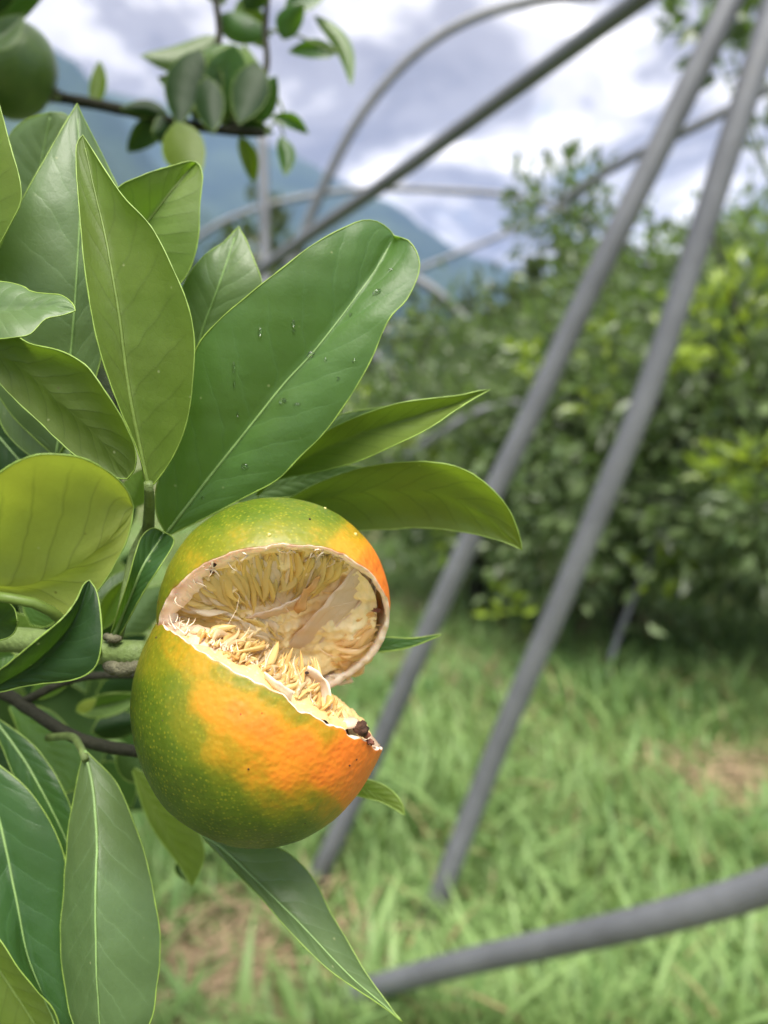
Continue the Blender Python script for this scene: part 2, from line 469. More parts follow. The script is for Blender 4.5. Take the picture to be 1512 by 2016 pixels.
# ------------------------------------------------------------------ orchard trees
def orchard_tree(px, py, rad, height, n, label, seed, shoots=(), leaf=0.055, flat=1.0, low=0.10, ext=None):
    leaf = leaf * 1.0
    r = np.random.default_rng(seed)
    d = ground_depth(py)
    b = at(px, py, d); b[2] = 0.0
    root = tag(empty('orchard_tree', b), label, 'tree', 'trees of the orchard')
    # trunk and limbs
    parts = []
    top = b + [0, 0, height * 0.42]
    parts.append(tube_data(catmull([b + [0, 0, -0.05], b + [0.03, 0.02, height * 0.18], top], 8), np.linspace(0.045, 0.030, 8), 8))
    for k in range(9):
        a = k * 2.4 + r.random(); e = np.array([math.cos(a) * rad * 0.75, math.sin(a) * rad * 0.75, height * r.uniform(0.25, 0.5)])
        parts.append(tube_data(catmull([top - [0, 0, height * 0.15 * r.random()], top + e * [0.5, 0.5, 0.35], top + e], 7), np.linspace(0.022, 0.006, 7), 6))
    V, f = join(parts)
    mesh_obj('trunk', V, f, [BARK], root)
    # crown: clumps of leaves spread through the volume
    nc = max(30, n // 45)
    u = r.normal(size=(nc, 3)); u /= np.linalg.norm(u, axis=1)[:, None]
    u *= (0.45 + 0.55 * r.random(nc) ** 0.6)[:, None]
    lob = 1 + 0.22 * vnoise(u, 0.8, seed)[:, None]
    zc = height * (low + 1) / 2; zr = height * (1 - low) / 2
    cl = u * lob * [rad, rad * flat, zr] + b + [0, 0, zc]
    which = r.integers(0, nc, n)
    off = r.normal(size=(n, 3)) * (0.085 * (0.6 + 0.8 * r.random(nc)))[which][:, None] * [1, 1, 0.8]
    C = cl[which] + off
    keep = C[:, 2] > 0.06 + 0.05 * r.random(n)
    C = C[keep]; which = which[keep]; off = off[keep]
    D = off / 0.09 + (C - b - [0, 0, zc]) * 0.8 + r.normal(size=C.shape) * 0.5 + [0, 0, -0.15]
    Ln = leaf * (0.7 + 0.6 * r.random(len(C)))
    V, f = leaf_cloud(C, D, Ln, Ln * 0.5)
    tint = np.repeat(np.clip(r.random(nc)[which] ** 1.2 * 0.75 + r.random(len(C)) ** 1.6 * 0.55, 0, 1), 6)
    mesh_obj('crown', V, f, [FOL], root, smooth=False, attrs={'tint': tint})['kind'] = 'stuff'
    for (sx, sy, sr, nl, young) in shoots:
        c = at(sx, sy, d - rad * flat * (0.75 if young else 0.1)); rr = sr * d / F
        dirn = r.normal(size=(nl, 3)); dirn /= np.linalg.norm(dirn, axis=1)[:, None]
        P = c + dirn * rr * (r.random((nl, 1)) ** 0.5) * [1, 1, 1.0]
        LL = leaf * (0.9 if young else 1.25) * (0.7 + 0.6 * r.random(nl))
        V, f = leaf_cloud(P, dirn + [0, 0, 0.5] + r.normal(size=(nl, 3)) * .4, LL, LL * 0.5)
        st = c + [0, 0, -rr * 1.2]; foot = np.array([b[0] * .3 + c[0] * .7, b[1] * .3 + c[1] * .7, max(0.3, st[2] - (0.15 if young else 0.45))])
        tv, tf = tube_data(catmull([foot, (foot + st) / 2 + [0.01, 0, 0], c + [0, 0, rr * .8]], 8), np.linspace(0.006, 0.002, 8), 5)
        sh = mesh_obj('young_shoot' if young else 'top_shoot', V, f, [FOL_YOUNG if young else FOL], root, smooth=False, attrs={'tint': np.repeat(r.random(nl) * (1.0 if young else 0.25), 6)})  # top shoots tinted dark: backlit silhouette put into the leaf colour
        sh['kind'] = 'stuff'
        mesh_obj('twig', tv, tf, [TWIG], sh, base=WORLD[sh.name])
    return root
orchard_tree(1560, 1330, 0.72, 1.62, 5200, 'dense dark green citrus tree at the right, nearest in the orchard row', 1,
             [(1450, 580, 60, 26, 1), (1395, 640, 70, 34, 1), (1480, 900, 55, 24, 1), (1420, 930, 45, 20, 1), (1340, 690, 40, 18, 1)])
orchard_tree(1220, 1262, 0.62, 1.45, 4600, 'citrus tree with a pale fresh shoot low down, behind the second leaning pipe', 2,
             [(1290, 1120, 60, 34, 1), (1150, 800, 40, 16, 1), (1045, 720, 50, 24, 1), (1200, 680, 45, 18, 1), (1010, 1190, 45, 18, 1)])
orchard_tree(930, 1195, 0.62, 1.30, 4200, 'citrus tree behind the split fruit and the first leaning pipe', 3,
             [(880, 1060, 45, 18, 1), (700, 780, 30, 12, 1), (830, 870, 50, 24, 1), (960, 860, 36, 14, 1)])
orchard_tree(1330, 1130, 0.95, 1.95, 4200, 'tall citrus tree in the second row with top sprigs against the clouds', 4,
             [(1085, 390, 95, 120, 0), (1150, 350, 60, 50, 0), (1180, 450, 70, 70, 0), (1050, 450, 60, 50, 0), (1120, 460, 60, 40, 0)])
orchard_tree(980, 1075, 0.85, 1.22, 3000, 'bushy citrus tree in the second row behind the upper curled leaf', 6)
orchard_tree(1660, 1130, 1.0, 2.05, 2600, 'tall citrus tree of the second row at the right edge', 7)
orchard_tree(760, 1010, 0.9, 1.10, 2000, 'farther citrus tree at the end of the second row', 8)
orchard_tree(1180, 960, 1.1, 2.1, 2400, 'citrus tree of the third row rising behind the tall sprigs', 9)

# ------------------------------------------------------------------ grass and weeds
def grass():
    r = np.random.default_rng(33)
    n = 62000
    d = 0.95 + 6.2 * r.random(n) ** 1.7
    px = r.uniform(-250, 1800, n)
    x = (px - 756) / F * d
    y = d * math.cos(PITCH) - 0.0
    # patchiness: bare dry ground near the bottom left and at the right
    pat = vnoise(np.column_stack([x, y]), 0.9, 12)
    bare = np.exp(-(((x + 0.24) / 0.20) ** 2 + ((y - 1.11) / 0.18) ** 2)) + np.exp(-(((x - 0.90) / 0.15) ** 2 + ((y - 1.76) / 0.12) ** 2))
    keep = r.random(n) > np.clip(0.10 + 0.25 * pat + 0.92 * bare, 0, 0.96)
    x, y, d = x[keep], y[keep], d[keep]; n = len(x)
    h = (0.035 + 0.12 * r.random(n) ** 1.5) * (1 + 0.35 * vnoise(np.column_stack([x, y]), 1.4, 13))
    wd = (0.0030 + 0.0080 * r.random(n) ** 2.2) * (1 + 0.10 * d)
    big = (r.random(n) < 0.07) & (d < 2.4); wd = np.where(big, wd * 1.3 + 0.006, wd); h = np.where(big, h * 1.1 + 0.05, h)
    a = r.random(n) * 6.283; lean = 0.25 + 1.0 * r.random(n)
    hd = np.stack([np.cos(a), np.sin(a), np.zeros(n)], 1)
    sd_ = np.stack([-np.sin(a), np.cos(a), np.zeros(n)], 1)
    rows = 5
    V = np.zeros((n, rows * 2, 3))
    for k in range(rows):
        f = k / (rows - 1)
        ang = lean * f * 1.25
        ctr = np.stack([x, y, np.zeros(n) - 0.01], 1) + hd * (h * lean * f ** 1.8 * 0.9)[:, None] + np.array([0, 0, 1.0]) * (h * (f - 0.32 * lean * f ** 2.4))[:, None]
        ww = wd * (1.0 if k < 2 else (1 - ((f - 0.25) / 0.75) ** 1.6)) * 0.5 + 0.0002
        V[:, 2 * k] = ctr - sd_ * ww[:, None]; V[:, 2 * k + 1] = ctr + sd_ * ww[:, None]
    i = np.arange(n)[:, None] * rows * 2
    f = np.concatenate([i + [2 * k, 2 * k + 1, 2 * k + 3, 2 * k + 2] for k in range(rows - 1)], 0).astype(np.int32)
    tint = np.clip(0.58 + 0.38 * vnoise(np.column_stack([x, y]), 0.7, 14) + r.normal(size=n) * 0.22, 0, 1)
    dry = (r.random(n) < 0.05 + 0.3 * np.exp(-((x - 0.90) / 0.25) ** 2 - ((y - 1.76) / 0.2) ** 2)).astype(float)
    m, t = new_mat('grass_blade')
    A = N(t, 'ShaderNodeAttribute', attribute_name='tint'); B = N(t, 'ShaderNodeAttribute', attribute_name='dry')
    c = mix(t, A.outputs['Fac'], (0.055, 0.142, 0.035), (0.255, 0.375, 0.135))
    c = mix(t, B.outputs['Fac'], c, (0.36, 0.28, 0.15))
    p = principled(t, c, 0.5, 0.35)
    tr = t.nodes.new('ShaderNodeBsdfTranslucent'); t.links.new(mix(t, 0.5, c, (0.36, 0.52, 0.10)), tr.inputs[0])
    mx = t.nodes.new('ShaderNodeMixShader'); mx.inputs[0].default_value = 0.4
    t.links.new(p.outputs[0], mx.inputs[1]); t.links.new(tr.outputs[0], mx.inputs[2]); finish(t, mx.outputs[0])
    o = mesh_obj('grass', V.reshape(-1, 3), f, [m], attrs={'tint': np.repeat(tint, rows * 2), 'dry': np.repeat(dry, rows * 2)}, base=(0, 0, 0))
    tag(o, 'lush green grass covering the orchard floor', 'grass', kind='stuff')
    return m
GRASS = grass()
WEED = leaf_mat('weed_leaf', (0.13, 0.22, 0.07), (0.17, 0.26, 0.09), (0.25, 0.42, 0.06), 0.38, rough=0.5, spec=0.3)
STRAW = plain('dry_straw', (0.32, 0.24, 0.15), 0.8, 0.2, 0.35, 50, 0.3)

def straw():
    r = np.random.default_rng(3)
    parts = []
    for k in range(760):
        if k < 620: c = np.array([-0.25 + r.normal() * 0.13, 1.10 + r.normal() * 0.12, 0.012 + 0.02 * r.random()])
        else: c = np.array([0.90 + r.normal() * 0.11, 1.76 + r.normal() * 0.09, 0.012 + 0.02 * r.random()])
        a = r.random() * 6.28; L = r.uniform(0.04, 0.12); dv = np.array([math.cos(a), math.sin(a), r.normal() * 0.15]) * L
        parts.append(tube_data(catmull([c - dv, c + r.normal(size=3) * 0.006, c + dv], 4), r.uniform(0.0012, 0.0028), 3, False))
    V, f = join(parts)
    tag(mesh_obj('dry_straw', V, f, [STRAW], base=(0, 1.4, 0)), 'brown dry straw lying on bare soil', 'straw', kind='stuff')
straw()

# ------------------------------------------------------------------ pipes of the greenhouse frame
def pipe(name, pts, dia, label, cat, ext=None, n=40, clamp=()):
    """pts: (px, py, depth)"""
    P = np.array([at(*p) for p in pts])
    if ext is not None: P = np.vstack([P, np.array(ext)]) if ext[0] == 'end' else P
    P = catmull(P, n)
    V, f = tube_data(P, dia / 2, 16)
    o = tag(mesh_obj(name, V, f, [STEEL], base=P[0]), label, cat)
    return o
gA = ground_depth(1745); gB = ground_depth(1815)
pipe('hoop_pipe', [(605, 1775, gA + .03), (640, 1695, gA - .02), (735, 1490, 1.44), (822, 1290, 1.38), (915, 1085, 1.325), (1008, 895, 1.28), (1102, 695, 1.24), (1200, 490, 1.195), (1335, 215, 1.15), (1430, 20, 1.12), (1530, -190, 1.11), (1600, -420, 1.15)], 0.0375,
     'grey metal hoop pipe leaning right, the longer one standing nearer the split fruit', 'pipe')
pipe('hoop_pipe', [(828, 1850, gB + .02), (868, 1755, gB - .04), (948, 1550, 1.335), (1015, 1385, 1.295), (1103, 1185, 1.25), (1195, 965, 1.205), (1275, 770, 1.17), (1352, 545, 1.135), (1432, 300, 1.10), (1497, 100, 1.08), (1570, -150, 1.07), (1630, -400, 1.1)], 0.0375,
     'grey metal hoop pipe rising out of the grass to the upper right corner', 'pipe')
pipe('ridge_pipe', [(1420, -115, 0.85), (1250, 5, 0.98), (1000, 185, 1.16), (770, 352, 1.36), (620, 455, 1.55), (510, 535, 1.72), (420, 600, 1.9)], 0.026,
     'straight dark pipe running diagonally across the clouds', 'pipe')
pipe('arch_pipe', [(1180, -10, 2.4), (1060, 0, 2.4), (925, 38, 2.4), (810, 112, 2.42), (710, 228, 2.45), (645, 350, 2.5), (600, 455, 2.55), (570, 560, 2.6), (545, 700, 2.7), (530, 1000, 2.8), (520, 1290, 2.78)], 0.032,
     'slender curved arch pipe crossing behind the straight dark pipe', 'pipe')
pipe('upright_pipe', [(516, 255, 2.2), (520, 400, 2.2), (522, 560, 2.2), (524, 1000, 2.1), (526, 1420, ground_depth(1420) - .01)], 0.030,
     'thin vertical grey post in front of the blue mountain', 'post')
pipe('arch_pipe', [(250, 640, 5.2), (330, 520, 5.2), (430, 442, 5.2), (560, 396, 5.2), (720, 372, 5.2), (900, 376, 5.2), (1020, 388, 5.2), (1150, 430, 5.2), (1260, 500, 5.2), (1340, 620, 5.2), (1390, 800, 5.0)], 0.042,
     'low pale arch pipe spanning the foot of the mountain', 'pipe')
pipe('arch_pipe', [(560, 520, 3.6), (700, 505, 3.6), (830, 556, 3.6), (900, 614, 3.6), (962, 690, 3.6), (1008, 775, 3.6), (1040, 900, 3.6), (1050, 1060, 3.55), (1055, 1180, 3.55)], 0.045,
     'curved grey pipe bending down beside the large leaf tip', 'pipe')
pipe('arch_pipe', [(600, 640, 4.4), (680, 655, 4.4), (730, 690, 4.4), (772, 745, 4.4), (800, 800, 4.4), (820, 900, 4.3), (826, 1080, 4.3)], 0.050,
     'curved pipe end showing just above the upper curled leaf', 'pipe')
pipe('loose_pipe', [(800, 900, 2.9), (868, 852, 2.85), (950, 808, 2.82), (1060, 790, 2.8), (1180, 792, 2.82)], 0.030,
     'pale pipe lying level across the foliage above the lower curled leaf', 'pipe')
pipe('brace_pipe', [(1100, 400, 2.6), (1215, 325, 2.45), (1330, 268, 2.3), (1450, 208, 2.2), (1600, 130, 2.1)], 0.030,
     'thin pipe crossing behind both leaning pipes near the sky', 'pipe')
pipe('brace_pipe', [(700, 585, 5.0), (830, 528, 5.0), (990, 462, 5.0), (1120, 405, 5.0)], 0.035,
     'faint slanting pipe over the blue ridge end', 'pipe')
pipe('far_post', [(1180, 1380, ground_depth(1335)), (1195, 1330, ground_depth(1335)), (1222, 1240, 2.62), (1300, 1060, 2.62), (1420, 830, 2.6), (1440, 790, 2.6)], 0.022,
     'slanting grey post half hidden in the dark foliage at the right', 'post')
pipe('low_pipe', [(560, 2005, 1.26), (640, 1976, 1.20), (740, 1943, 1.12), (900, 1899, 1.01), (1080, 1858, 0.90), (1280, 1812, 0.80), (1440, 1768, 0.74), (1530, 1738, 0.71), (1800, 1650, 0.62)], 0.0325,
     'thick grey pipe lying across the grass at the bottom right', 'pipe')

# ------------------------------------------------------------------ the near citrus tree
TREE_BASE = np.array([-0.42, 0.42, 0.0])
tree = tag(empty('citrus_tree', TREE_BASE), 'near citrus tree with big glossy leaves filling the left side', 'tree')

def ipl(d, n):
    d = np.atleast_1d(np.asarray(d, float))
    if len(d) == 1: return np.full(n, d[0])
    if len(d) == 2: return np.linspace(d[0], d[1], n)
    return catmull(np.column_stack([np.linspace(0, 1, len(d)), d]), n)[:, 1]
def leaf(mid, A, B, dm, da=None, db=None, mat=L_MID, face='top', rib='pale', bulge=0.0006, rib_r=0.00042, n=40, m=8, seed=0, margin=0.00014, wave=0.00025, label=None, rib_from=0.0):
    """a leaf from three outlines base -> tip in photo pixels (midrib and both margins), each at its own depth"""
    M = catmull(mid, n); E1 = catmull(A, n); E2 = catmull(B, n)
    dM = ipl(dm, n); dA = ipl(dm if da is None else da, n); dB = ipl(dm if db is None else db, n)
    PM = at(M[:, 0], M[:, 1], dM); PA = at(E1[:, 0], E1[:, 1], dA); PB = at(E2[:, 0], E2[:, 1], dB)
    # slightly scalloped margins
    t = np.linspace(0, 1, n)
    rs = np.random.default_rng(seed + 100)
    V = np.zeros((n, 2 * m + 1, 3)); uv = np.zeros((n, 2 * m + 1, 2))
    nrm = np.cross(PB - PA, np.gradient(PM, axis=0))
    ln = np.linalg.norm(nrm, axis=1)[:, None]; nrm = nrm / (ln + 1e-12)
    if (nrm * (CP - PM)).sum() < 0: nrm = -nrm           # towards the viewer
    for j in range(2 * m + 1):
        s = (j - m) / m
        E = PA if s < 0 else PB
        f = abs(s)
        P = PM * (1 - f) + E * f
        wdt = np.linalg.norm(E - PM, axis=1)
        P = P + nrm * (4 * f * (1 - f) * bulge * np.clip(wdt / 0.008, 0, 1.5))[:, None]
        V[:, j] = P
        uv[:, j, 0] = 0.5 + 0.5 * s; uv[:, j, 1] = t
    flat = V.reshape(-1, 3)
    wv = vnoise(flat, 70, seed) * wave + vnoise(flat, 190, seed + 1) * wave * 0.45
    flat = flat + np.repeat(nrm, 2 * m + 1, axis=0) * wv[:, None]
    V = flat.reshape(n, 2 * m + 1, 3)
    k = 2 * m + 1
    idx = np.arange(n * k).reshape(n, k)
    f = np.stack([idx[:-1, :-1], idx[:-1, 1:], idx[1:, 1:], idx[1:, :-1]], -1).reshape(-1, 4)
    # winding so that the upper or the under face looks at the viewer
    q = f[len(f) // 2 + m // 2]
    fn = np.cross(flat[q[1]] - flat[q[0]], flat[q[3]] - flat[q[0]])
    want = 1 if face == 'top' else -1
    if np.sign(fn @ nrm[n // 2]) != want: f = f[:, ::-1]
    faces = [tuple(x) for x in f.tolist()]
    mi = [0] * len(faces)
    uvs = uv.reshape(-1, 2)
    edge = np.vstack([V[:, 0], V[-2::-1, -1]])
    keep = np.concatenate([[True], np.linalg.norm(np.diff(edge, axis=0), axis=1) > 1e-5])
    edge = edge[keep]
    jit = 1 + 0.18 * rs.normal(size=len(edge))
    tv, tf = tube_data(edge, margin * np.clip(jit, .6, 1.5), 5, False)
    off = len(flat)
    faces += [tuple(i + off for i in q) for q in tf]; mi += [1] * len(tf)
    allv = np.vstack([flat, tv]); alluv = np.vstack([uvs, np.zeros((len(tv), 2))])
    o = mesh_obj('leaf', allv, faces, [mat, MARGIN], tree, midx=mi, uv=alluv, base=V[0, m])
    if label: o['label'] = label
    if rib:
        i0 = int(rib_from * n)
        ctr = V[i0:int(n * 0.97), m]
        rr = np.linspace(rib_r, rib_r * 0.30, len(ctr))
        tv, tf = tube_data(ctr + nrm[i0:int(n * 0.97)] * (rib_r * (0.05 if rib == 'pale' else 0.25)), rr, 6)
        mesh_obj('midrib', tv, tf, [RIB_PALE if rib == 'pale' else RIB_GREEN], o, base=WORLD[o.name])
    return o
def sleaf(b, tp, wd, d0, d1, bend=0.0, mat=L_MID, face='top', rib='pale', fold=0.0, seed=0, n=22, m=4, skew=0.0, margin=0.00013):
    """simple leaf given by base and tip pixels, width in pixels and a sideways bend"""
    b = np.array(b, float); tp = np.array(tp, float)
    ax = tp - b; L = np.linalg.norm(ax); ax /= L; pr = np.array([-ax[1], ax[0]])
    t = np.linspace(0, 1, 9)[:, None]
    mid = b + (tp - b) * t + pr * bend * np.sin(math.pi * t)
    prof = (np.sin(math.pi * np.clip(t, 0, 1) ** 0.85) ** 0.8) * wd / 2
    A = mid + pr * prof * (1 + skew); B = mid - pr * prof * (1 - skew)
    dm = [d0, (d0 + d1) / 2, d1]
    de = [d0, (d0 + d1) / 2 - fold, d1]
    return leaf(mid, A, B, dm, de, de, mat, face, rib, 0.0004, 0.0004, n, m, seed, margin)
def stem(name, pts, r0, r1, mat, n=18, parent=None, sides=10, knob=0.0, seed=0):
    P = catmull(np.array([at(*p) for p in pts]), n)
    R = np.linspace(r0, r1, n) * (1 + knob * vnoise(P, 120, seed))
    V, f = tube_data(P, R, sides)
    return mesh_obj(name, V, f, [mat], parent or tree)

# trunk and limbs (outside the frame on the left)
parts = [tube_data(catmull([TREE_BASE - [0, 0, .05], TREE_BASE + [.02, 0, .3], TREE_BASE + [-.02, .03, .8], TREE_BASE + [.03, .02, 1.5]], 14), np.linspace(.05, .022, 14), 12)]
e1 = at(-160, 1270, .20); e2 = at(-120, 140, .40); e3 = at(-120, 1330, .22)
parts.append(tube_data(catmull([TREE_BASE + [.01, 0, .55], TREE_BASE + [.12, -.08, .72], e1], 12), np.linspace(.02, .0032, 12), 10))
parts.append(tube_data(catmull([TREE_BASE + [-.02, .03, .85], TREE_BASE + [.06, .0, 1.05], e2], 12), np.linspace(.018, .0036, 12), 10))
parts.append(tube_data(catmull([TREE_BASE + [.01, 0, .5], TREE_BASE + [.1, -.1, .62], e3], 12), np.linspace(.014, .0026, 12), 10))
V, f = join(parts)
mesh_obj('trunk', V, f, [BARK], tree)

def near_crown():
    r = np.random.default_rng(91)
    n = 5200
    u = r.normal(size=(n, 3)); u /= np.linalg.norm(u, axis=1)[:, None]
    u *= (0.35 + 0.65 * r.random(n) ** 0.5)[:, None]
    C = np.array([-0.62, 0.42, 0.95]) + u * [0.32, 0.36, 0.50]
    px, py, d = proj(C)
    L = 0.075
    hid = (d > 0.34) & (px < 170) & (py > 1000) & (py < 1560)
    keep = (d < 0.02) | (px < -30 - L * F / np.maximum(d, .05)) | hid
    C = C[keep]; u = u[keep]
    Ln = L * (0.7 + 0.5 * r.random(len(C)))
    # unseen foliage added above the frame to shade the left side
    m_ = 190
    c2 = np.array([-0.24, 0.20, 1.27]) + r.normal(size=(m_, 3)) * [0.075, 0.08, 0.055]
    qx, qy, qd = proj(c2)
    c2 = c2[(qd < 0.03) | (qy < -60 - 0.075 * F / np.maximum(qd, .05))]
    C = np.vstack([C, c2]); u = np.vstack([u, r.normal(size=c2.shape)]); Ln = np.concatenate([Ln, np.full(len(c2), 0.07)])
    V, f = leaf_cloud(C, u + r.normal(size=u.shape) * .6 + [0, 0, -.2], Ln, Ln * .45)
    o = mesh_obj('crown', V, f, [FOL], tree, smooth=False, attrs={'tint': np.repeat(r.random(len(C)) * .5, 6)})
    o['kind'] = 'stuff'
near_crown()

# twigs near the fruit
stem('twig', [(-160, 1270, .20), (-40, 1258, .175), (60, 1262, .168), (150, 1275, .165), (215, 1284, .164), (290, 1288, .162)], .0030, .0029, TWIG, 24, knob=.06)
stem('twig', [(-120, 1330, .22), (0, 1362, .205), (60, 1398, .198), (130, 1443, .195), (200, 1468, .193), (290, 1482, .192)], .0019, .0015, BARK, 22, knob=.08)
stem('twig', [(40, 1385, .20), (120, 1345, .198), (190, 1330, .198), (300, 1330, .20)], .0012, .0009, BARK, 14)
stem('twig', [(225, 1282, .165), (245, 1190, .166), (262, 1100, .168), (282, 1055, .168), (292, 1035, .165)], .0013, .0011, TWIG, 16)
stem('petiole', [(292, 1040, .165), (294, 1000, .158), (294, 975, .153), (292, 950, .151)], .0013, .0009, TWIG, 10)
stem('petiole', [(200, 1290, .164), (150, 1255, .15), (115, 1215, .140), (70, 1188, .136), (-20, 1172, .134)], .0012, .0009, RIB_GREEN, 12)
stem('petiole', [(95, 1452, .196), (140, 1450, .185), (158, 1470, .172), (168, 1495, .166)], .0010, .0008, TWIG, 10)
V, f = tube_data(catmull(np.array([at(205, 1310, .162), at(240, 1318, .160), at(268, 1312, .159), at(282, 1305, .159)]), 12), [.0006, .0012, .0015, .0016, .0013, .0016, .0014, .0016, .0012, .0014, .001, .0006], 8)
mesh_obj('bark_scar', V, f, [CORK], tree)
V, f = tube_data(catmull(np.array([at(205, 1252, .1625), at(222, 1258, .161), at(240, 1257, .161)]), 8), [.0004, .0009, .0006, .0011, .0008, .001, .0008, .0004], 7)
mesh_obj('bud', V, f, [CORK], tree)

# --- traced leaves -------------------------------------------------------
# large leaf in the middle
big_leaf = leaf([(326, 1052), (372, 992), (420, 930), (500, 830), (560, 755), (620, 690), (690, 600), (740, 530), (776, 466)],
     [(326, 1052), (309, 1015), (307, 965), (330, 890), (360, 790), (385, 690), (430, 632), (490, 580), (560, 525), (620, 480), (690, 442), (730, 432), (760, 446), (776, 464)],
     [(330, 1056), (400, 1022), (480, 980), (545, 945), (590, 900), (640, 850), (690, 780), (730, 710), (755, 650), (772, 620), (802, 588), (825, 535), (822, 500), (804, 473), (776, 464)],
     [.166, .163, .160, .160, .165], [.166, .160, .155, .155, .165], [.166, .162, .158, .157, .162], L_MID, 'top', 'pale', .0007, .00042, 60, 11, 1, label='large upright leaf with rain marks behind the split fruit')
def water_mat():
    m, t = new_mat('rain_water')
    p = principled(t, (1, 1, 1), 0.03, 0.5, Transmission_Weight=1.0, IOR=1.33)
    finish(t, p.outputs[0]); return m
WATER = water_mat()
def droplets(leaf_o, spots):
    me = leaf_o.data; nv_ = len(me.vertices)
    co = np.zeros(nv_ * 3); me.vertices.foreach_get('co', co); co = co.reshape(-1, 3) + np.array(WORLD[leaf_o.name])
    px, py, d = proj(co)
    for k, (x, y, rx, ry) in enumerate(spots):
        i = np.argsort((px - x) ** 2 + (py - y) ** 2)[:4]
        dd = d[i].mean()
        th = np.linspace(0, math.pi, 7); V = []
        for t_ in th:
            for j in range(12):
                a = 2 * math.pi * j / 12
                V.append((math.sin(t_) * math.cos(a) * (1 + .2 * math.sin(2 * a + k)), math.sin(t_) * math.sin(a), math.cos(t_) * .45))
        V = np.array(V) * [rx * dd / F, ry * dd / F, (rx + ry) / 2 * dd / F]
        Wd = at(x, y, dd - .0001) + np.outer(V[:, 0], RX) + np.outer(V[:, 1], UP) - np.outer(V[:, 2], FW)
        idx = np.arange(84).reshape(7, 12); nx = np.roll(idx, -1, 1)
        f = np.stack([idx[:-1], idx[1:], nx[1:], nx[:-1]], -1).reshape(-1, 4)
        mesh_obj('water_drop', Wd, f, [WATER], leaf_o, base=WORLD[leaf_o.name])
droplets(big_leaf, [(512, 653, 4, 9), (577, 636, 3, 8), (578, 652, 3, 5), (611, 697, 8, 6), (460, 722, 3.5, 10), (461, 755, 3, 8), (742, 575, 9, 7), (770, 532, 5, 4), (558, 790, 8, 6), (585, 796, 7, 3),
                    (482, 918, 8, 6), (641, 708, 4, 4), (697, 710, 4, 3), (690, 620, 3, 5), (468, 815, 2.5, 7), (400, 980, 4, 3), (665, 745, 3, 3)])
# upright leaf showing its underside
leaf([(292, 958), (268, 840), (250, 740), (235, 620), (215, 500), (190, 390), (163, 268)],
     [(290, 958), (284, 930), (268, 880), (235, 800), (205, 720), (180, 620), (165, 510), (155, 400), (150, 320), (152, 282), (163, 266)],
     [(294, 960), (306, 950), (340, 900), (365, 840), (378, 770), (383, 680), (372, 610), (345, 540), (300, 450), (245, 390), (210, 340), (185, 300), (163, 266)],
     [.152, .150, .149, .150, .152], [.152, .147, .145, .147, .152], [.152, .146, .143, .146, .152], L_OLIVE, 'under', 'green', -.0006, .00050, 56, 9, 2, label='upright pointed leaf showing its yellowish underside')
# tall grey-green leaf behind it
leaf([(110, 900), (128, 780), (140, 690), (150, 560), (158, 400), (156, 300), (152, 205)],
     [(108, 900), (10, 800), (-50, 660), (-30, 560), (0, 486), (40, 400), (90, 310), (130, 240), (152, 204)],
     [(112, 900), (170, 800), (195, 720), (225, 600), (245, 480), (240, 392), (210, 322), (178, 258), (152, 204)],
     [.172, .168, .165, .166, .170], [.172, .166, .162, .163, .170], [.172, .170, .172, .174, .170], L_GREY, 'top', 'pale', .0006, .00036, 50, 9, 3)
# bright leaf at the left edge
leaf([(-60, 620), (-70, 520), (-60, 400), (-40, 300), (-15, 170)],
     [(-62, 620), (-130, 520), (-130, 380), (-80, 260), (-15, 168)],
     [(-58, 620), (-10, 500), (22, 440), (43, 385), (22, 292), (2, 215), (-15, 168)],
     [.160, .156, .155], None, [.160, .150, .155], L_OLIVE, 'under', 'green', .0005, .0004, 40, 7, 4)
# pale leaf behind at the upper left
leaf([(60, 480), (72, 380), (85, 300), (100, 222)], [(58, 480), (5, 400), (5, 310), (22, 262), (55, 234), (100, 221)],
     [(62, 480), (140, 400), (165, 320), (160, 260), (130, 226), (100, 221)], [.21, .205, .20], mat=L_GREY, rib='pale', n=30, m=6, seed=5)
# leaf right of the upright one
leaf([(205, 600), (240, 510), (285, 445), (335, 380), (383, 322)], [(203, 600), (200, 480), (225, 380), (280, 346), (340, 326), (372, 318), (386, 319)],
     [(207, 602), (300, 600), (355, 558), (378, 520), (391, 465), (394, 400), (399, 350), (393, 326), (386, 319)],
     [.176, .172, .170, .172], [.176, .168, .164, .171], [.176, .172, .169, .171], L_MID, 'under', 'green', .0004, .0004, 40, 8, 6)
# light leaf between
leaf([(380, 760), (396, 660), (430, 565), (468, 450)], [(378, 760), (345, 660), (355, 575), (396, 510), (442, 475), (470, 446)],
     [(382, 760), (470, 690), (512, 610), (516, 558), (500, 512), (486, 476), (470, 446)], [.186, .180, .176, .178], mat=L_GREY, rib='pale', n=34, m=7, seed=7)
# small light flap at the left edge
leaf([(-110, 600), (-40, 612), (40, 610), (100, 604), (148, 612)], [(-110, 600), (-50, 560), (0, 556), (42, 563), (66, 576), (118, 580), (142, 597), (149, 612)],
     [(-110, 602), (-60, 660), (0, 668), (40, 664), (62, 656), (88, 630), (122, 622), (149, 613)], [.150, .148, .146], [.150, .151, .146], [.150, .141, .146], L_GREY, 'top', None, .0008, n=36, m=7, seed=8)
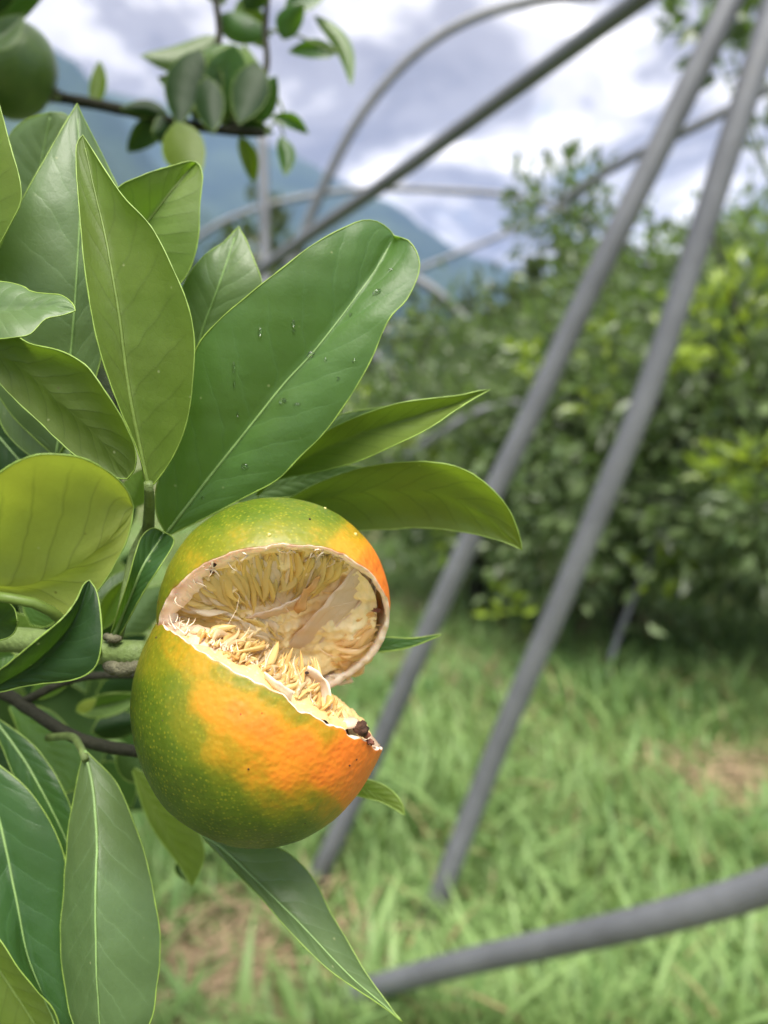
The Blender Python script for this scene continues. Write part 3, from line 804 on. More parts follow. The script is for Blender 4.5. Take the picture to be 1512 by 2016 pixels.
# curled leaf with bright rim
leaf([(-80, 690), (0, 700), (70, 745), (130, 800), (200, 870), (250, 940)], [(-80, 688), (0, 648), (60, 676), (120, 692), (170, 722), (215, 780), (250, 842), (268, 890), (266, 922), (250, 943)],
     [(-80, 692), (-20, 735), (34, 792), (80, 835), (114, 868), (152, 900), (190, 922), (225, 940), (250, 944)],
     [.146, .145, .144, .145], [.146, .140, .138, .144], [.146, .147, .146, .145], L_SHADE, 'under', None, -.0009, n=46, m=8, seed=9)
# strip leaf under it
leaf([(-10, 770), (50, 825), (140, 915)], [(-12, 772), (10, 850), (80, 910), (140, 916)], [(-8, 768), (70, 790), (130, 850), (141, 914)], [.176, .172], mat=L_GREY, rib='pale', n=24, m=5, seed=10)
leaf([(-90, 760), (-20, 840), (60, 930)], [(-90, 762), (-70, 860), (0, 940), (60, 932)], [(-90, 758), (0, 770), (60, 850), (72, 925)], [.19, .185], mat=L_DARK, n=24, m=5, seed=11)
# big cupped yellowish leaf
leaf([(-120, 1120), (-40, 1150), (60, 1150), (150, 1110), (215, 1060), (262, 1000)], [(-120, 1110), (-70, 990), (0, 930), (50, 902), (100, 893), (160, 901), (215, 930), (246, 960), (263, 998)],
     [(-120, 1130), (-60, 1178), (0, 1182), (60, 1196), (110, 1212), (145, 1206), (190, 1165), (225, 1115), (252, 1058), (263, 1000)],
     [.140, .140, .139, .137, .139], [.138, .126, .124, .128, .139], [.140, .142, .141, .139, .139], L_YELLOW, 'under', None, -.0013, n=54, m=12, seed=12, label='cupped yellow-green leaf lit from behind with curving veins')
# dark pointed leaf in front
leaf([(-60, 1370), (0, 1348), (70, 1306), (140, 1232), (176, 1144)], [(-60, 1368), (0, 1320), (60, 1270), (120, 1220), (148, 1185), (164, 1152), (176, 1142)],
     [(-60, 1372), (20, 1358), (80, 1346), (150, 1336), (188, 1312), (200, 1262), (198, 1210), (190, 1164), (176, 1142)],
     [.140, .137, .136, .138], [.140, .132, .131, .138], [.140, .136, .134, .138], L_DARK, 'top', None, .0007, n=44, m=8, seed=13, label='small dark pointed leaf below the cupped leaf')
leaf([(-70, 1240), (-20, 1228), (33, 1222)], [(-70, 1238), (-30, 1186), (8, 1184), (28, 1198), (35, 1222)], [(-70, 1242), (-30, 1262), (8, 1258), (28, 1246), (35, 1224)], [.150, .146], [.150, .140], [.150, .148], L_DARK, 'under', None, -.0006, n=20, m=5, seed=14)
# winged petiole of the large leaf
leaf([(222, 1256), (252, 1185), (285, 1110), (322, 1052)], [(216, 1256), (232, 1205), (252, 1145), (268, 1085), (280, 1055), (300, 1040), (318, 1046)], [(232, 1258), (252, 1222), (286, 1160), (316, 1115), (339, 1076), (342, 1060), (326, 1048)],
     [.164, .160, .158, .163], [.164, .157, .156, .162], [.164, .158, .156, .162], L_DEEP, 'top', 'pale', .0003, .0006, 34, 5, 15)
# upper right narrow leaf
leaf([(505, 975), (600, 905), (700, 858), (800, 826), (890, 798), (965, 768)], [(503, 974), (560, 905), (612, 868), (660, 840), (720, 814), (780, 795), (840, 785), (900, 779), (940, 770), (965, 767)],
     [(507, 978), (545, 946), (620, 930), (700, 910), (770, 880), (840, 846), (900, 806), (935, 784), (965, 768)],
     [.178, .172, .168, .168], [.178, .168, .164, .168], [.178, .170, .163, .168], L_SHADE, 'under', None, -.0006, n=44, m=7, seed=16, label='narrow pointed leaf above the fruit reaching right')
leaf([(520, 960), (600, 890), (680, 840), (760, 802)], [(520, 958), (590, 868), (660, 820), (760, 800)], [(522, 962), (620, 890), (700, 845), (760, 804)], [.182, .178], mat=L_GREY, rib=None, n=24, m=4, seed=17)
# lower right curled leaf
leaf([(520, 1010), (620, 985), (740, 965), (860, 970), (950, 1010), (1027, 1082)], [(518, 1008), (580, 975), (640, 945), (720, 920), (800, 910), (870, 912), (920, 928), (960, 955), (1000, 1000), (1020, 1048), (1028, 1083)],
     [(522, 1014), (600, 1040), (680, 1046), (740, 1043), (820, 1040), (900, 1045), (960, 1058), (1000, 1071), (1028, 1084)],
     [.182, .178, .174, .172], [.182, .172, .166, .172], [.182, .182, .178, .172], L_SHADE, 'under', None, -.0008, n=48, m=9, seed=18, label='curled leaf pointing right beside the fruit top')
leaf([(470, 990), (560, 955), (640, 935), (715, 922)], [(468, 988), (540, 940), (630, 914), (715, 920)], [(472, 992), (560, 980), (640, 965), (715, 924)], [.188, .184], mat=L_GREY, rib=None, n=24, m=5, seed=19)
# slivers right of the fruit
leaf([(690, 1285), (780, 1268), (870, 1249)], [(690, 1280), (750, 1256), (810, 1257), (870, 1248)], [(690, 1292), (745, 1284), (805, 1275), (870, 1250)], [.180, .176], mat=L_DEEP, rib=None, n=24, m=4, seed=20)
leaf([(640, 1540), (720, 1552), (796, 1604)], [(640, 1530), (715, 1533), (762, 1550), (790, 1580), (797, 1604)], [(640, 1560), (705, 1568), (745, 1578), (775, 1592), (796, 1605)], [.182, .178], mat=L_OLIVE, face='under', rib=None, n=24, m=4, seed=21)
# leaf hanging below the fruit
leaf([(400, 1645), (440, 1672), (520, 1748), (600, 1828), (680, 1912), (740, 1966), (793, 2012)], [(398, 1648), (450, 1702), (510, 1764), (560, 1822), (620, 1882), (680, 1932), (740, 1972), (793, 2013)],
     [(405, 1640), (480, 1650), (540, 1666), (580, 1690), (620, 1736), (650, 1800), (682, 1850), (730, 1930), (770, 1986), (794, 2012)],
     [.172, .166, .160, .156], [.172, .163, .156, .156], [.172, .172, .166, .156], L_GREY, 'top', 'pale', .0005, .0004, 50, 8, 22, label='long leaf hanging below the fruit with pale wet sheen in its colour')
# blurred leaf behind, lower left of the fruit
leaf([(262, 1515), (310, 1600), (345, 1665), (378, 1745)], [(260, 1518), (285, 1600), (315, 1655), (350, 1700), (378, 1746)], [(266, 1512), (345, 1560), (392, 1640), (402, 1690), (379, 1746)], [.215, .21], mat=L_OLIVE, face='under', rib=None, n=24, m=5, seed=23)
sleaf((352, 1690), (368, 1735), 22, .23, .23, 4, L_DARK, seed=231)
# long hanging leaf, bottom left
leaf([(168, 1478), (184, 1560), (190, 1660), (188, 1780), (190, 1900), (196, 2016), (205, 2110)], [(165, 1480), (152, 1540), (136, 1620), (126, 1740), (120, 1840), (126, 1930), (146, 2020), (205, 2112)],
     [(171, 1480), (228, 1540), (264, 1620), (290, 1700), (308, 1790), (315, 1862), (310, 1935), (292, 2020), (206, 2112)],
     [.168, .160, .154, .152, .154], [.168, .166, .165, .163, .157], [.168, .165, .160, .158, .155], L_GREY, 'top', 'pale', .0005, .0004, 54, 9, 24, label='long narrow leaf hanging at the bottom left, one half pale and one half dark')
# dark leaf behind it
leaf([(-10, 1415), (50, 1500), (100, 1590), (150, 1700)], [(-14, 1420), (15, 1500), (60, 1590), (110, 1680), (150, 1702)], [(-6, 1412), (60, 1462), (112, 1530), (142, 1600), (155, 1660), (150, 1702)], [.190, .184, .180], mat=L_DEEP, rib='pale', n=32, m=6, seed=25)
# pale leaf glimpsed between
leaf([(20, 1390), (80, 1450), (130, 1560)], [(18, 1392), (50, 1480), (100, 1560), (130, 1562)], [(24, 1388), (100, 1400), (165, 1480), (162, 1540), (132, 1562)], [.225, .22], mat=L_MID, rib=None, n=24, m=5, seed=26)
# big dark leaf at the left bottom
leaf([(-40, 1480), (0, 1620), (30, 1760), (60, 1900), (130, 2060)], [(-44, 1482), (-80, 1640), (-60, 1780), (0, 1850), (35, 1905), (75, 1955), (105, 1988), (130, 2062)],
     [(-36, 1480), (60, 1560), (118, 1660), (140, 1760), (150, 1880), (160, 1980), (132, 2062)], [.176, .170, .166, .164], [.176, .166, .160, .162], [.176, .172, .170, .166], L_DEEP, 'top', 'pale', .0006, .0004, 44, 8, 27)
leaf([(-80, 1800), (-10, 1900), (60, 2000), (120, 2090)], [(-84, 1804), (-70, 1920), (0, 2060), (118, 2092)], [(-76, 1796), (20, 1840), (90, 1960), (122, 2088)], [.180, .176], mat=L_OLIVE, face='under', rib='green', n=30, m=6, seed=28)

# --- blurred leaves inside the tree, left of the fruit, shade put into dark colours ----------
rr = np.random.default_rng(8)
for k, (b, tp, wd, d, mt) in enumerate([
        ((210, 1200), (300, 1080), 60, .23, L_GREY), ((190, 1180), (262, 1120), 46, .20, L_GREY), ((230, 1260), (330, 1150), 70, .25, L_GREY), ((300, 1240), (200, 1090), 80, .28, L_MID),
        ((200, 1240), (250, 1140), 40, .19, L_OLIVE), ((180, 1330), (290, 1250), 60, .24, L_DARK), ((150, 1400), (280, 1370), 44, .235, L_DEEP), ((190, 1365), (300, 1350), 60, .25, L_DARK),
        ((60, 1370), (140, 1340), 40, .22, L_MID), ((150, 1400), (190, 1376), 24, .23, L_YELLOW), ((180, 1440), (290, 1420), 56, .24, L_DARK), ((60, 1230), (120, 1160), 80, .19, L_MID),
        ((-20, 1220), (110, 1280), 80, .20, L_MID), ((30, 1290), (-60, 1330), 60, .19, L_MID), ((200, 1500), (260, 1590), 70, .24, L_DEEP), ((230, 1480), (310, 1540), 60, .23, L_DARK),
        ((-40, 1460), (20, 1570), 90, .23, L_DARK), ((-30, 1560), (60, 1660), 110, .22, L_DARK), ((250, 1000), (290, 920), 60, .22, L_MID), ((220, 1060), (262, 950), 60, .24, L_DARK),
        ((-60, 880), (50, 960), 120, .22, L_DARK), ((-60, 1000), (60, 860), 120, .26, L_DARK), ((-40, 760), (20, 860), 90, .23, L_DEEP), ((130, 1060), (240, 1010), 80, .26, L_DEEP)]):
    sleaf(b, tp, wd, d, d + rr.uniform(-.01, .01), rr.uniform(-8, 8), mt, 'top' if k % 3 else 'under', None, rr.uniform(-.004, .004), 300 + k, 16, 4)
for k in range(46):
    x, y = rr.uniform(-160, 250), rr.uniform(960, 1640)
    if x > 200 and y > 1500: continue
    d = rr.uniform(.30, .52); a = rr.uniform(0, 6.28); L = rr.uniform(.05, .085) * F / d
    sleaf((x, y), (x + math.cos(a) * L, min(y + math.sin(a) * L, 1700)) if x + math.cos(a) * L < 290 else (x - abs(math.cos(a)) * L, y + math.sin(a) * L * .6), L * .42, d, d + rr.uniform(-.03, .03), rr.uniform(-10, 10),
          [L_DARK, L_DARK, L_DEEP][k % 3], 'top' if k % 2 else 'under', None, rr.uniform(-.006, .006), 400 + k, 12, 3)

# --- blurred upper branch with small leaves ----------------------------------
stem('branch', [(-120, 140, .40), (0, 165, .38), (110, 190, .37), (230, 214, .365), (340, 240, .36), (450, 258, .36), (520, 262, .36)], .0034, .0020, BARK, 30, knob=.15, seed=3)
stem('twig', [(345, 240, .36), (380, 190, .36), (415, 130, .365), (432, 70, .37), (425, 0, .37), (420, -60, .37)], .0022, .0014, BARK, 18)
stem('twig', [(450, 258, .36), (500, 200, .36), (525, 130, .365), (522, 60, .37), (530, -40, .37)], .0018, .0013, BARK, 18)
stem('twig', [(480, 90, .37), (510, 130, .368), (545, 190, .366), (560, 225, .366)], .0009, .0006, TWIG, 12)
stem('twig', [(530, 60, .37), (585, 70, .37), (640, 95, .37), (670, 100, .37)], .0007, .0005, TWIG, 12)
stem('twig', [(520, 262, .36), (545, 240, .362), (560, 268, .362)], .0007, .0005, TWIG, 10)
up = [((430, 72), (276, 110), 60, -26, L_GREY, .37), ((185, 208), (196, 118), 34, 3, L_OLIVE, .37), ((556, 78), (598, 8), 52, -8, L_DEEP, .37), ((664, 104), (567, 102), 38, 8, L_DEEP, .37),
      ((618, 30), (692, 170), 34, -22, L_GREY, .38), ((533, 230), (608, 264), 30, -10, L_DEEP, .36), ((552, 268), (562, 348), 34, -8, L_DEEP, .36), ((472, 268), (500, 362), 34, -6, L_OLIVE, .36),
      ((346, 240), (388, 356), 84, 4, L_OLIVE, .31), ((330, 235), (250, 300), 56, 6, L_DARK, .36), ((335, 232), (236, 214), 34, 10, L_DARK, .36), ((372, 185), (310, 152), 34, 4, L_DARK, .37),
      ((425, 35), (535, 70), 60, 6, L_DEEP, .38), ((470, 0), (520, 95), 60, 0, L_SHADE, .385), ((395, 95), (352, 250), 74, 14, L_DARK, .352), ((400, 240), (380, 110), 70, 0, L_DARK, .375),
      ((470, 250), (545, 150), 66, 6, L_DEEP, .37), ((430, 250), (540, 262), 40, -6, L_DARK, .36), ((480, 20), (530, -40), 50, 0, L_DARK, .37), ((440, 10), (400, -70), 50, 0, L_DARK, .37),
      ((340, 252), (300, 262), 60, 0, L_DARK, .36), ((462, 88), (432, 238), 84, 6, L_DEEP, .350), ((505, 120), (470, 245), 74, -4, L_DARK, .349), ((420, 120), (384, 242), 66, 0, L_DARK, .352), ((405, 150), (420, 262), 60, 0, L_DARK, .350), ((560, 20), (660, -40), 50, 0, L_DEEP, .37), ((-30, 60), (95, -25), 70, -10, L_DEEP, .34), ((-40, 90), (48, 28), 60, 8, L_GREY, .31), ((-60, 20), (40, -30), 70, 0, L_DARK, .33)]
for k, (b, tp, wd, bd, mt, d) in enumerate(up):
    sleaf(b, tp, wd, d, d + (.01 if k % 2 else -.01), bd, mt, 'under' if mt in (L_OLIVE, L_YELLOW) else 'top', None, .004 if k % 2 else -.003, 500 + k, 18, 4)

# --- green fruits on the upper branch ---------------------------------------
def green_skin():
    m, t = new_mat('green_fruit_skin')
    oc = N(t, 'ShaderNodeTexCoord').outputs['Object']
    n1 = noise(t, oc, 60, 3, 0.6)
    v = N(t, 'ShaderNodeTexVoronoi', i_Scale=900.0); t.links.new(oc, v.inputs['Vector'])
    c = mix(t, ramp(t, n1, [(0.3, 0.0), (0.7, 1.0)]), (0.040, 0.090, 0.014), (0.085, 0.145, 0.025))
    c = mix(t, ramp(t, v.outputs['Distance'], [(0.0, 0.5), (0.4, 0.0)]), c, (0.14, 0.20, 0.04))
    p = principled(t, c, 0.36, 0.5)
    bump(t, v.outputs['Distance'], 0.25, 0.0006, p)
    finish(t, p.outputs[0]); return m
GSKIN = green_skin()
def green_fruit(px, py, rad, d, stemdir, label):
    c = at(px, py, d)
    ax = at(*stemdir) - c; ax /= np.linalg.norm(ax)
    a = np.cross(ax, [0.1, 0.3, 0.9]); a /= np.linalg.norm(a); b = np.cross(ax, a)
    prof = []
    for k in range(25):
        th = math.pi * k / 24
        r_ = math.sin(th) * (1.0 + 0.03 * math.sin(2 * th)); h = math.cos(th) * 0.93
        if k <= 4: h -= 0.07 * (1 - k / 4.0) ** 1.5          # dimple at the stalk
        prof.append((max(r_, 0.004), h))
    V = np.vstack([c + rad * (h * ax + r_ * (np.cos(np.arange(32) * math.pi / 16)[:, None] * a + np.sin(np.arange(32) * math.pi / 16)[:, None] * b)) for r_, h in prof])
    V = V + (V - c) * (vnoise(V, 45, 2) * 0.012)[:, None]
    idx = np.arange(25 * 32).reshape(25, 32); nx = np.roll(idx, -1, 1)
    f = np.stack([idx[:-1], idx[1:], nx[1:], nx[:-1]], -1).reshape(-1, 4)
    root = tag(empty('green_mandarin', c), label, 'fruit', 'unripe green mandarins')
    mesh_obj('skin', V, f, [GSKIN], root)
    tv, tf = tube_data(catmull([c + ax * rad * .80, c + ax * rad * 1.05, at(*stemdir)], 6), [.0018, .0014, .0013, .0012, .0012, .0012], 8)
    mesh_obj('stalk', tv, tf, [TWIG], root)
    th = np.arange(10) * 2 * math.pi / 10
    rr_ = np.where(np.arange(10) % 2 == 0, 1.0, .5) * rad * .22
    ring = c + ax * rad * .885 + rr_[:, None] * (np.cos(th)[:, None] * a + np.sin(th)[:, None] * b)
    V = np.vstack([ring, ring + ax * rad * .05]); f = [tuple(range(10))[::-1], tuple(range(10, 20))] + [(i, (i + 1) % 10, 10 + (i + 1) % 10, 10 + i) for i in range(10)]
    mesh_obj('calyx', V, f, [CORK], root, smooth=False)
green_fruit(22, 135, 0.0215, .355, (112, 192, .366), 'unripe green mandarin at the upper left edge, hanging off the brown branch')
green_fruit(452, 168, 0.0180, .372, (420, 262, .362), 'dark green mandarin half hidden by leaves at the top centre')
orchard_tree(1930, 1400, 0.62, 2.45, 2600, 'tall citrus tree reaching in with loose sprigs at the top right corner', 15,
             [(1370, 25, 55, 26, 0), (1425, 105, 55, 30, 0), (1500, 60, 60, 30, 0), (1450, 0, 60, 30, 0), (1520, 260, 40, 14, 0)], low=0.42)

# ------------------------------------------------------------------ the split mandarin
FD = 0.160
PXS = FD / F
class Shell:
    """ellipsoid half fruit: centre pixel, half axes in pixels, opening direction (th, ph), opening offset, roll"""
    def __init__(s, cx, cy, sx, sy, th, ph, off, rot):
        s.C = np.array([(cx - 756) / F * FD, (1008 - cy) / F * FD, -FD])
        s.S = np.array([sx, sy, (sx + sy) / 2]) * PXS
        s.n = np.array([math.sin(th) * math.cos(ph), math.sin(th) * math.sin(ph), math.cos(th)])
        c, q = math.cos(rot), math.sin(rot)
        s.R = np.array([[c, -q, 0], [q, c, 0], [0, 0, 1.0]])
        a = np.cross(s.n, [0.3, .2, .9]); s.a = a / np.linalg.norm(a); s.b = np.cross(s.n, s.a)
        s.off = off
    def W(s, q):
        return cw((np.asarray(q) * s.S) @ s.R.T + s.C)
    def ray(s, px, py, rec):
        """world point on the plane lying rec (in half axes) behind the opening, seen at pixel px,py"""
        px, py, rec = np.broadcast_arrays(np.asarray(px, float), np.asarray(py, float), np.asarray(rec, float))
        dv = np.stack([(px - 756) / F, (1008 - py) / F, -np.ones_like(px)], -1)
        o = ((-s.C) @ s.R) / s.S
        d = (dv @ s.R) / s.S
        t = (s.off - rec - o @ s.n) / (d @ s.n)
        return cw(dv * t[..., None])
U_ = Shell(542.6, 1201.4, 226.9, 221.5, 0.6936, -1.6951, 0.2294, 0.3638)
L_ = Shell(521.5, 1372.4, 249.6, 276.35, 1.7917, 1.2054, 0.0898, -0.1162)
mand = tag(empty('split_mandarin', U_.W(np.array([-0.9, -0.3, 0.0]))), 'split mandarin, green turning orange, burst open with its pulp showing', 'fruit')

RIPE = np.array([
    (300, 1290, .42), (275, 1380, .14), (262, 1450, .06), (330, 1350, .30), (360, 1290, .58), (400, 1300, .62), (330, 1262, .50), (440, 1315, .48), (480, 1335, .44), (540, 1368, .46), (590, 1405, .48), (640, 1440, .62),
    (420, 1380, .80), (470, 1400, .95), (520, 1430, .98), (600, 1460, .98), (680, 1480, 1.0), (735, 1480, 1.0), (640, 1530, .95), (560, 1530, .84), (500, 1520, .68), (430, 1480, .62), (375, 1450, .42), (330, 1480, .14),
    (380, 1550, .15), (450, 1580, .24), (540, 1580, .48), (620, 1580, .50), (690, 1560, .92), (710, 1530, 1.0), (660, 1600, .52), (600, 1630, .20), (500, 1640, .10), (420, 1630, .04), (340, 1570, .04), (290, 1510, .02), (560, 1660, .06), (690, 1590, .85),
    (520, 1000, .22), (600, 1000, .26), (420, 1020, .18), (345, 1110, .40), (400, 1062, .34), (470, 1058, .48), (540, 1048, .44), (620, 1052, .46), (690, 1082, .76), (730, 1095, .94), (762, 1125, 1.0), (385, 1105, .52), (650, 1010, .22), (325, 1165, .34), (480, 1000, .16), (560, 980, .22), (700, 1050, .58), (770, 1180, .95)])
def ripeness(V):
    px, py, _ = proj(V)
    d2 = (px[:, None] - RIPE[None, :, 0]) ** 2 + (py[:, None] - RIPE[None, :, 1]) ** 2 + 120.0
    wgt = d2 ** -1.6
    return (wgt * RIPE[None, :, 2]).sum(1) / wgt.sum(1)
STAIN = np.array([(748, 1118, 22, .7), (752, 1150, 18, .6), (745, 1195, 22, .6), (720, 1108, 18, .5), (722, 1462, 16, .8), (735, 1466, 14, .7), (345, 1155, 10, .4), (312, 1185, 9, .5)])
def stain(V):
    px, py, _ = proj(V)
    o = np.zeros(len(V))
    for x, y, r, k in STAIN: o = np.maximum(o, k * np.exp(-((px - x) ** 2 + (py - y) ** 2) / (2 * (r * .6) ** 2)))
    return o

def skin_mat():
    m, t = new_mat('mandarin_skin')
    A = N(t, 'ShaderNodeAttribute', attribute_name='ripe').outputs['Fac']
    oc = N(t, 'ShaderNodeTexCoord').outputs['Object']
    n1 = noise(t, oc, 190, 4, 0.6); n2 = noise(t, oc, 620, 3, 0.6)
    fac = math_node(t, 'ADD', A, math_node(t, 'MULTIPLY', math_node(t, 'SUBTRACT', n1, 0.5), 0.12))
    fac = math_node(t, 'ADD', fac, math_node(t, 'MULTIPLY', math_node(t, 'SUBTRACT', n2, 0.5), 0.26), clamp=True)
    c = ramp(t, fac, [(0.0, (0.040, 0.074, 0.005)), (0.24, (0.080, 0.122, 0.006)), (0.45, (0.165, 0.165, 0.008)), (0.62, (0.36, 0.205, 0.009)), (0.78, (0.62, 0.215, 0.014)), (0.96, (0.74, 0.180, 0.018))])
    v = N(t, 'ShaderNodeTexVoronoi', i_Scale=1150.0, i_Randomness=0.75); t.links.new(oc, v.inputs['Vector'])
    dots = ramp(t, v.outputs['Distance'], [(0.0, 1.0), (0.18, 0.8), (0.36, 0.0)], 'EASE')
    gsel = ramp(t, A, [(0.05, 0.30), (0.55, 0.20), (0.8, 0.06)])
    rv = N(t, 'ShaderNodeSeparateColor'); t.links.new(v.outputs['Color'], rv.inputs[0])
    dsel = math_node(t, 'MULTIPLY', math_node(t, 'MULTIPLY', dots, gsel), ramp(t, rv.outputs[0], [(0.0, 0.45), (0.7, 1.0)]))
    c = mix(t, dsel, c, (0.52, 0.44, 0.03))
    st = N(t, 'ShaderNodeAttribute', attribute_name='stain').outputs['Fac']
    c = mix(t, math_node(t, 'MULTIPLY', st, ramp(t, n1, [(0.35, 0.2), (0.6, 0.9)])), c, (0.20, 0.045, 0.012))
    p = principled(t, c, 0.44, 0.36, Subsurface_Weight=0.12, Subsurface_Scale=0.004)
    p.inputs['Subsurface Radius'].default_value = (1.0, 0.45, 0.1)
    v2 = N(t, 'ShaderNodeTexVoronoi', feature='SMOOTH_F1', i_Scale=820.0, i_Smoothness=0.6); t.links.new(oc, v2.inputs['Vector'])
    rough_or = ramp(t, A, [(0.3, 0.35), (0.9, 1.0)])
    h = math_node(t, 'MULTIPLY', v2.outputs['Distance'], rough_or)
    b1 = bump(t, h, 0.30, 0.0005)
    b2 = bump(t, noise(t, oc, 130, 3, 0.6), 0.35, 0.0010, None, b1)
    bump(t, n2, 0.15, 0.0004, p, b2)
    finish(t, p.outputs[0]); return m
def pith_mat(key='pith', c0=(0.86, 0.70, 0.54), c1=(0.93, 0.82, 0.68), stn=True, sss=0.4):
    m, t = new_mat(key)
    oc = N(t, 'ShaderNodeTexCoord').outputs['Object']
    n1 = noise(t, oc, 150, 5, 0.65); n2 = noise(t, oc, 900, 4, 0.7)
    c = mix(t, ramp(t, n1, [(0.3, 0.0), (0.7, 1.0)]), c0, c1)
    c = mix(t, ramp(t, n2, [(0.55, 0.0), (0.75, 0.35)]), c, (0.86, 0.76, 0.60))
    if stn:
        st = N(t, 'ShaderNodeAttribute', attribute_name='stain').outputs['Fac']
        c = mix(t, math_node(t, 'MULTIPLY', st, ramp(t, n1, [(0.30, 0.3), (0.6, 1.0)])), c, (0.36, 0.10, 0.025))
    p = principled(t, c, 0.62, 0.35, Subsurface_Weight=sss, Subsurface_Scale=0.004)
    p.inputs['Subsurface Radius'].default_value = (1.0, 0.6, 0.3)
    b1 = bump(t, n1, 0.5, 0.0010)
    bump(t, n2, 0.5, 0.0004, p, b1)
    finish(t, p.outputs[0]); MATS[key] = m; return m
def pulp_mat(key, ca, cb, rough=0.17, tf=0.38):
    m, t = new_mat(key)
    oc = N(t, 'ShaderNodeTexCoord').outputs['Object']
    oi = N(t, 'ShaderNodeObjectInfo')
    n1 = noise(t, oc, 240, 3, 0.6)
    f = math_node(t, 'ADD', math_node(t, 'MULTIPLY', n1, 0.6), math_node(t, 'MULTIPLY', oi.outputs['Random'], 0.55), clamp=True)
    c = mix(t, f, ca, cb)
    p = principled(t, c, rough, 0.6, Transmission_Weight=0.30, IOR=1.36)
    bump(t, noise(t, oc, 700, 2, 0.5), 0.12, 0.0003, p)
    tr = t.nodes.new('ShaderNodeBsdfTranslucent'); t.links.new(c, tr.inputs[0])
    mx = t.nodes.new('ShaderNodeMixShader'); mx.inputs[0].default_value = tf
    t.links.new(p.outputs[0], mx.inputs[1]); t.links.new(tr.outputs[0], mx.inputs[2]); finish(t, mx.outputs[0]); return m
def membrane_mat():
    m, t = new_mat('segment_membrane')
    oc = N(t, 'ShaderNodeTexCoord').outputs['Object']
    uvn = N(t, 'ShaderNodeUVMap')
    mp = N(t, 'ShaderNodeMapping'); mp.inputs['Scale'].default_value = (3, 26, 1); t.links.new(uvn.outputs[0], mp.inputs[0])
    fib = noise(t, mp.outputs[0], 1.0, 4, 0.6, 0.6)
    n1 = noise(t, oc, 110, 4, 0.6)
    c = mix(t, ramp(t, n1, [(0.35, 0.0), (0.7, 1.0)]), (0.92, 0.78, 0.58), (0.95, 0.88, 0.74))
    c = mix(t, ramp(t, fib, [(0.52, 0.0), (0.66, 0.55)]), c, (0.88, 0.80, 0.68))
    c = mix(t, ramp(t, fib, [(0.28, 0.55), (0.40, 0.0)]), c, (0.74, 0.46, 0.20))
    p = principled(t, c, 0.32, 0.5)
    bump(t, fib, 0.4, 0.0006, p)
    tr = t.nodes.new('ShaderNodeBsdfTranslucent'); tr.inputs[0].default_value = (0.85, 0.62, 0.34, 1)
    mx = t.nodes.new('ShaderNodeMixShader'); mx.inputs[0].default_value = 0.35
    t.links.new(p.outputs[0], mx.inputs[1]); t.links.new(tr.outputs[0], mx.inputs[2]); finish(t, mx.outputs[0]); return m
SKIN = skin_mat(); PITH = pith_mat(); MEMB = membrane_mat()
PULP = pulp_mat('pulp_yellow', (0.98, 0.82, 0.26), (0.99, 0.88, 0.44))
PULP_L = pulp_mat('pulp_torn', (0.74, 0.52, 0.15), (0.82, 0.65, 0.30))  # lower-half pulp copies, colour darkened to offset the direct sun there
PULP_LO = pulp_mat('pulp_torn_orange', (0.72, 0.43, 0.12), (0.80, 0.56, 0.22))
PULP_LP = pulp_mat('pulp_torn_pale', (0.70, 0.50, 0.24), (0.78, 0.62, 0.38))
PULP_O = pulp_mat('pulp_orange', (0.96, 0.68, 0.26), (0.98, 0.80, 0.44))
PULP_PALE = pulp_mat('pulp_pale', (0.98, 0.88, 0.62), (0.98, 0.92, 0.76))
BASEP = pith_mat('pulp_bed', (0.96, 0.78, 0.36), (0.98, 0.87, 0.56), False, 0.0)
SCAB = plain('brown_scab', (0.035, 0.016, 0.010), 0.6, 0.4, 0.6, 700, 0.9, 0.0008)
FIBRE = plain('pith_fibre', (0.80, 0.66, 0.48), 0.6, 0.3, 0.2, 500, 0.2)

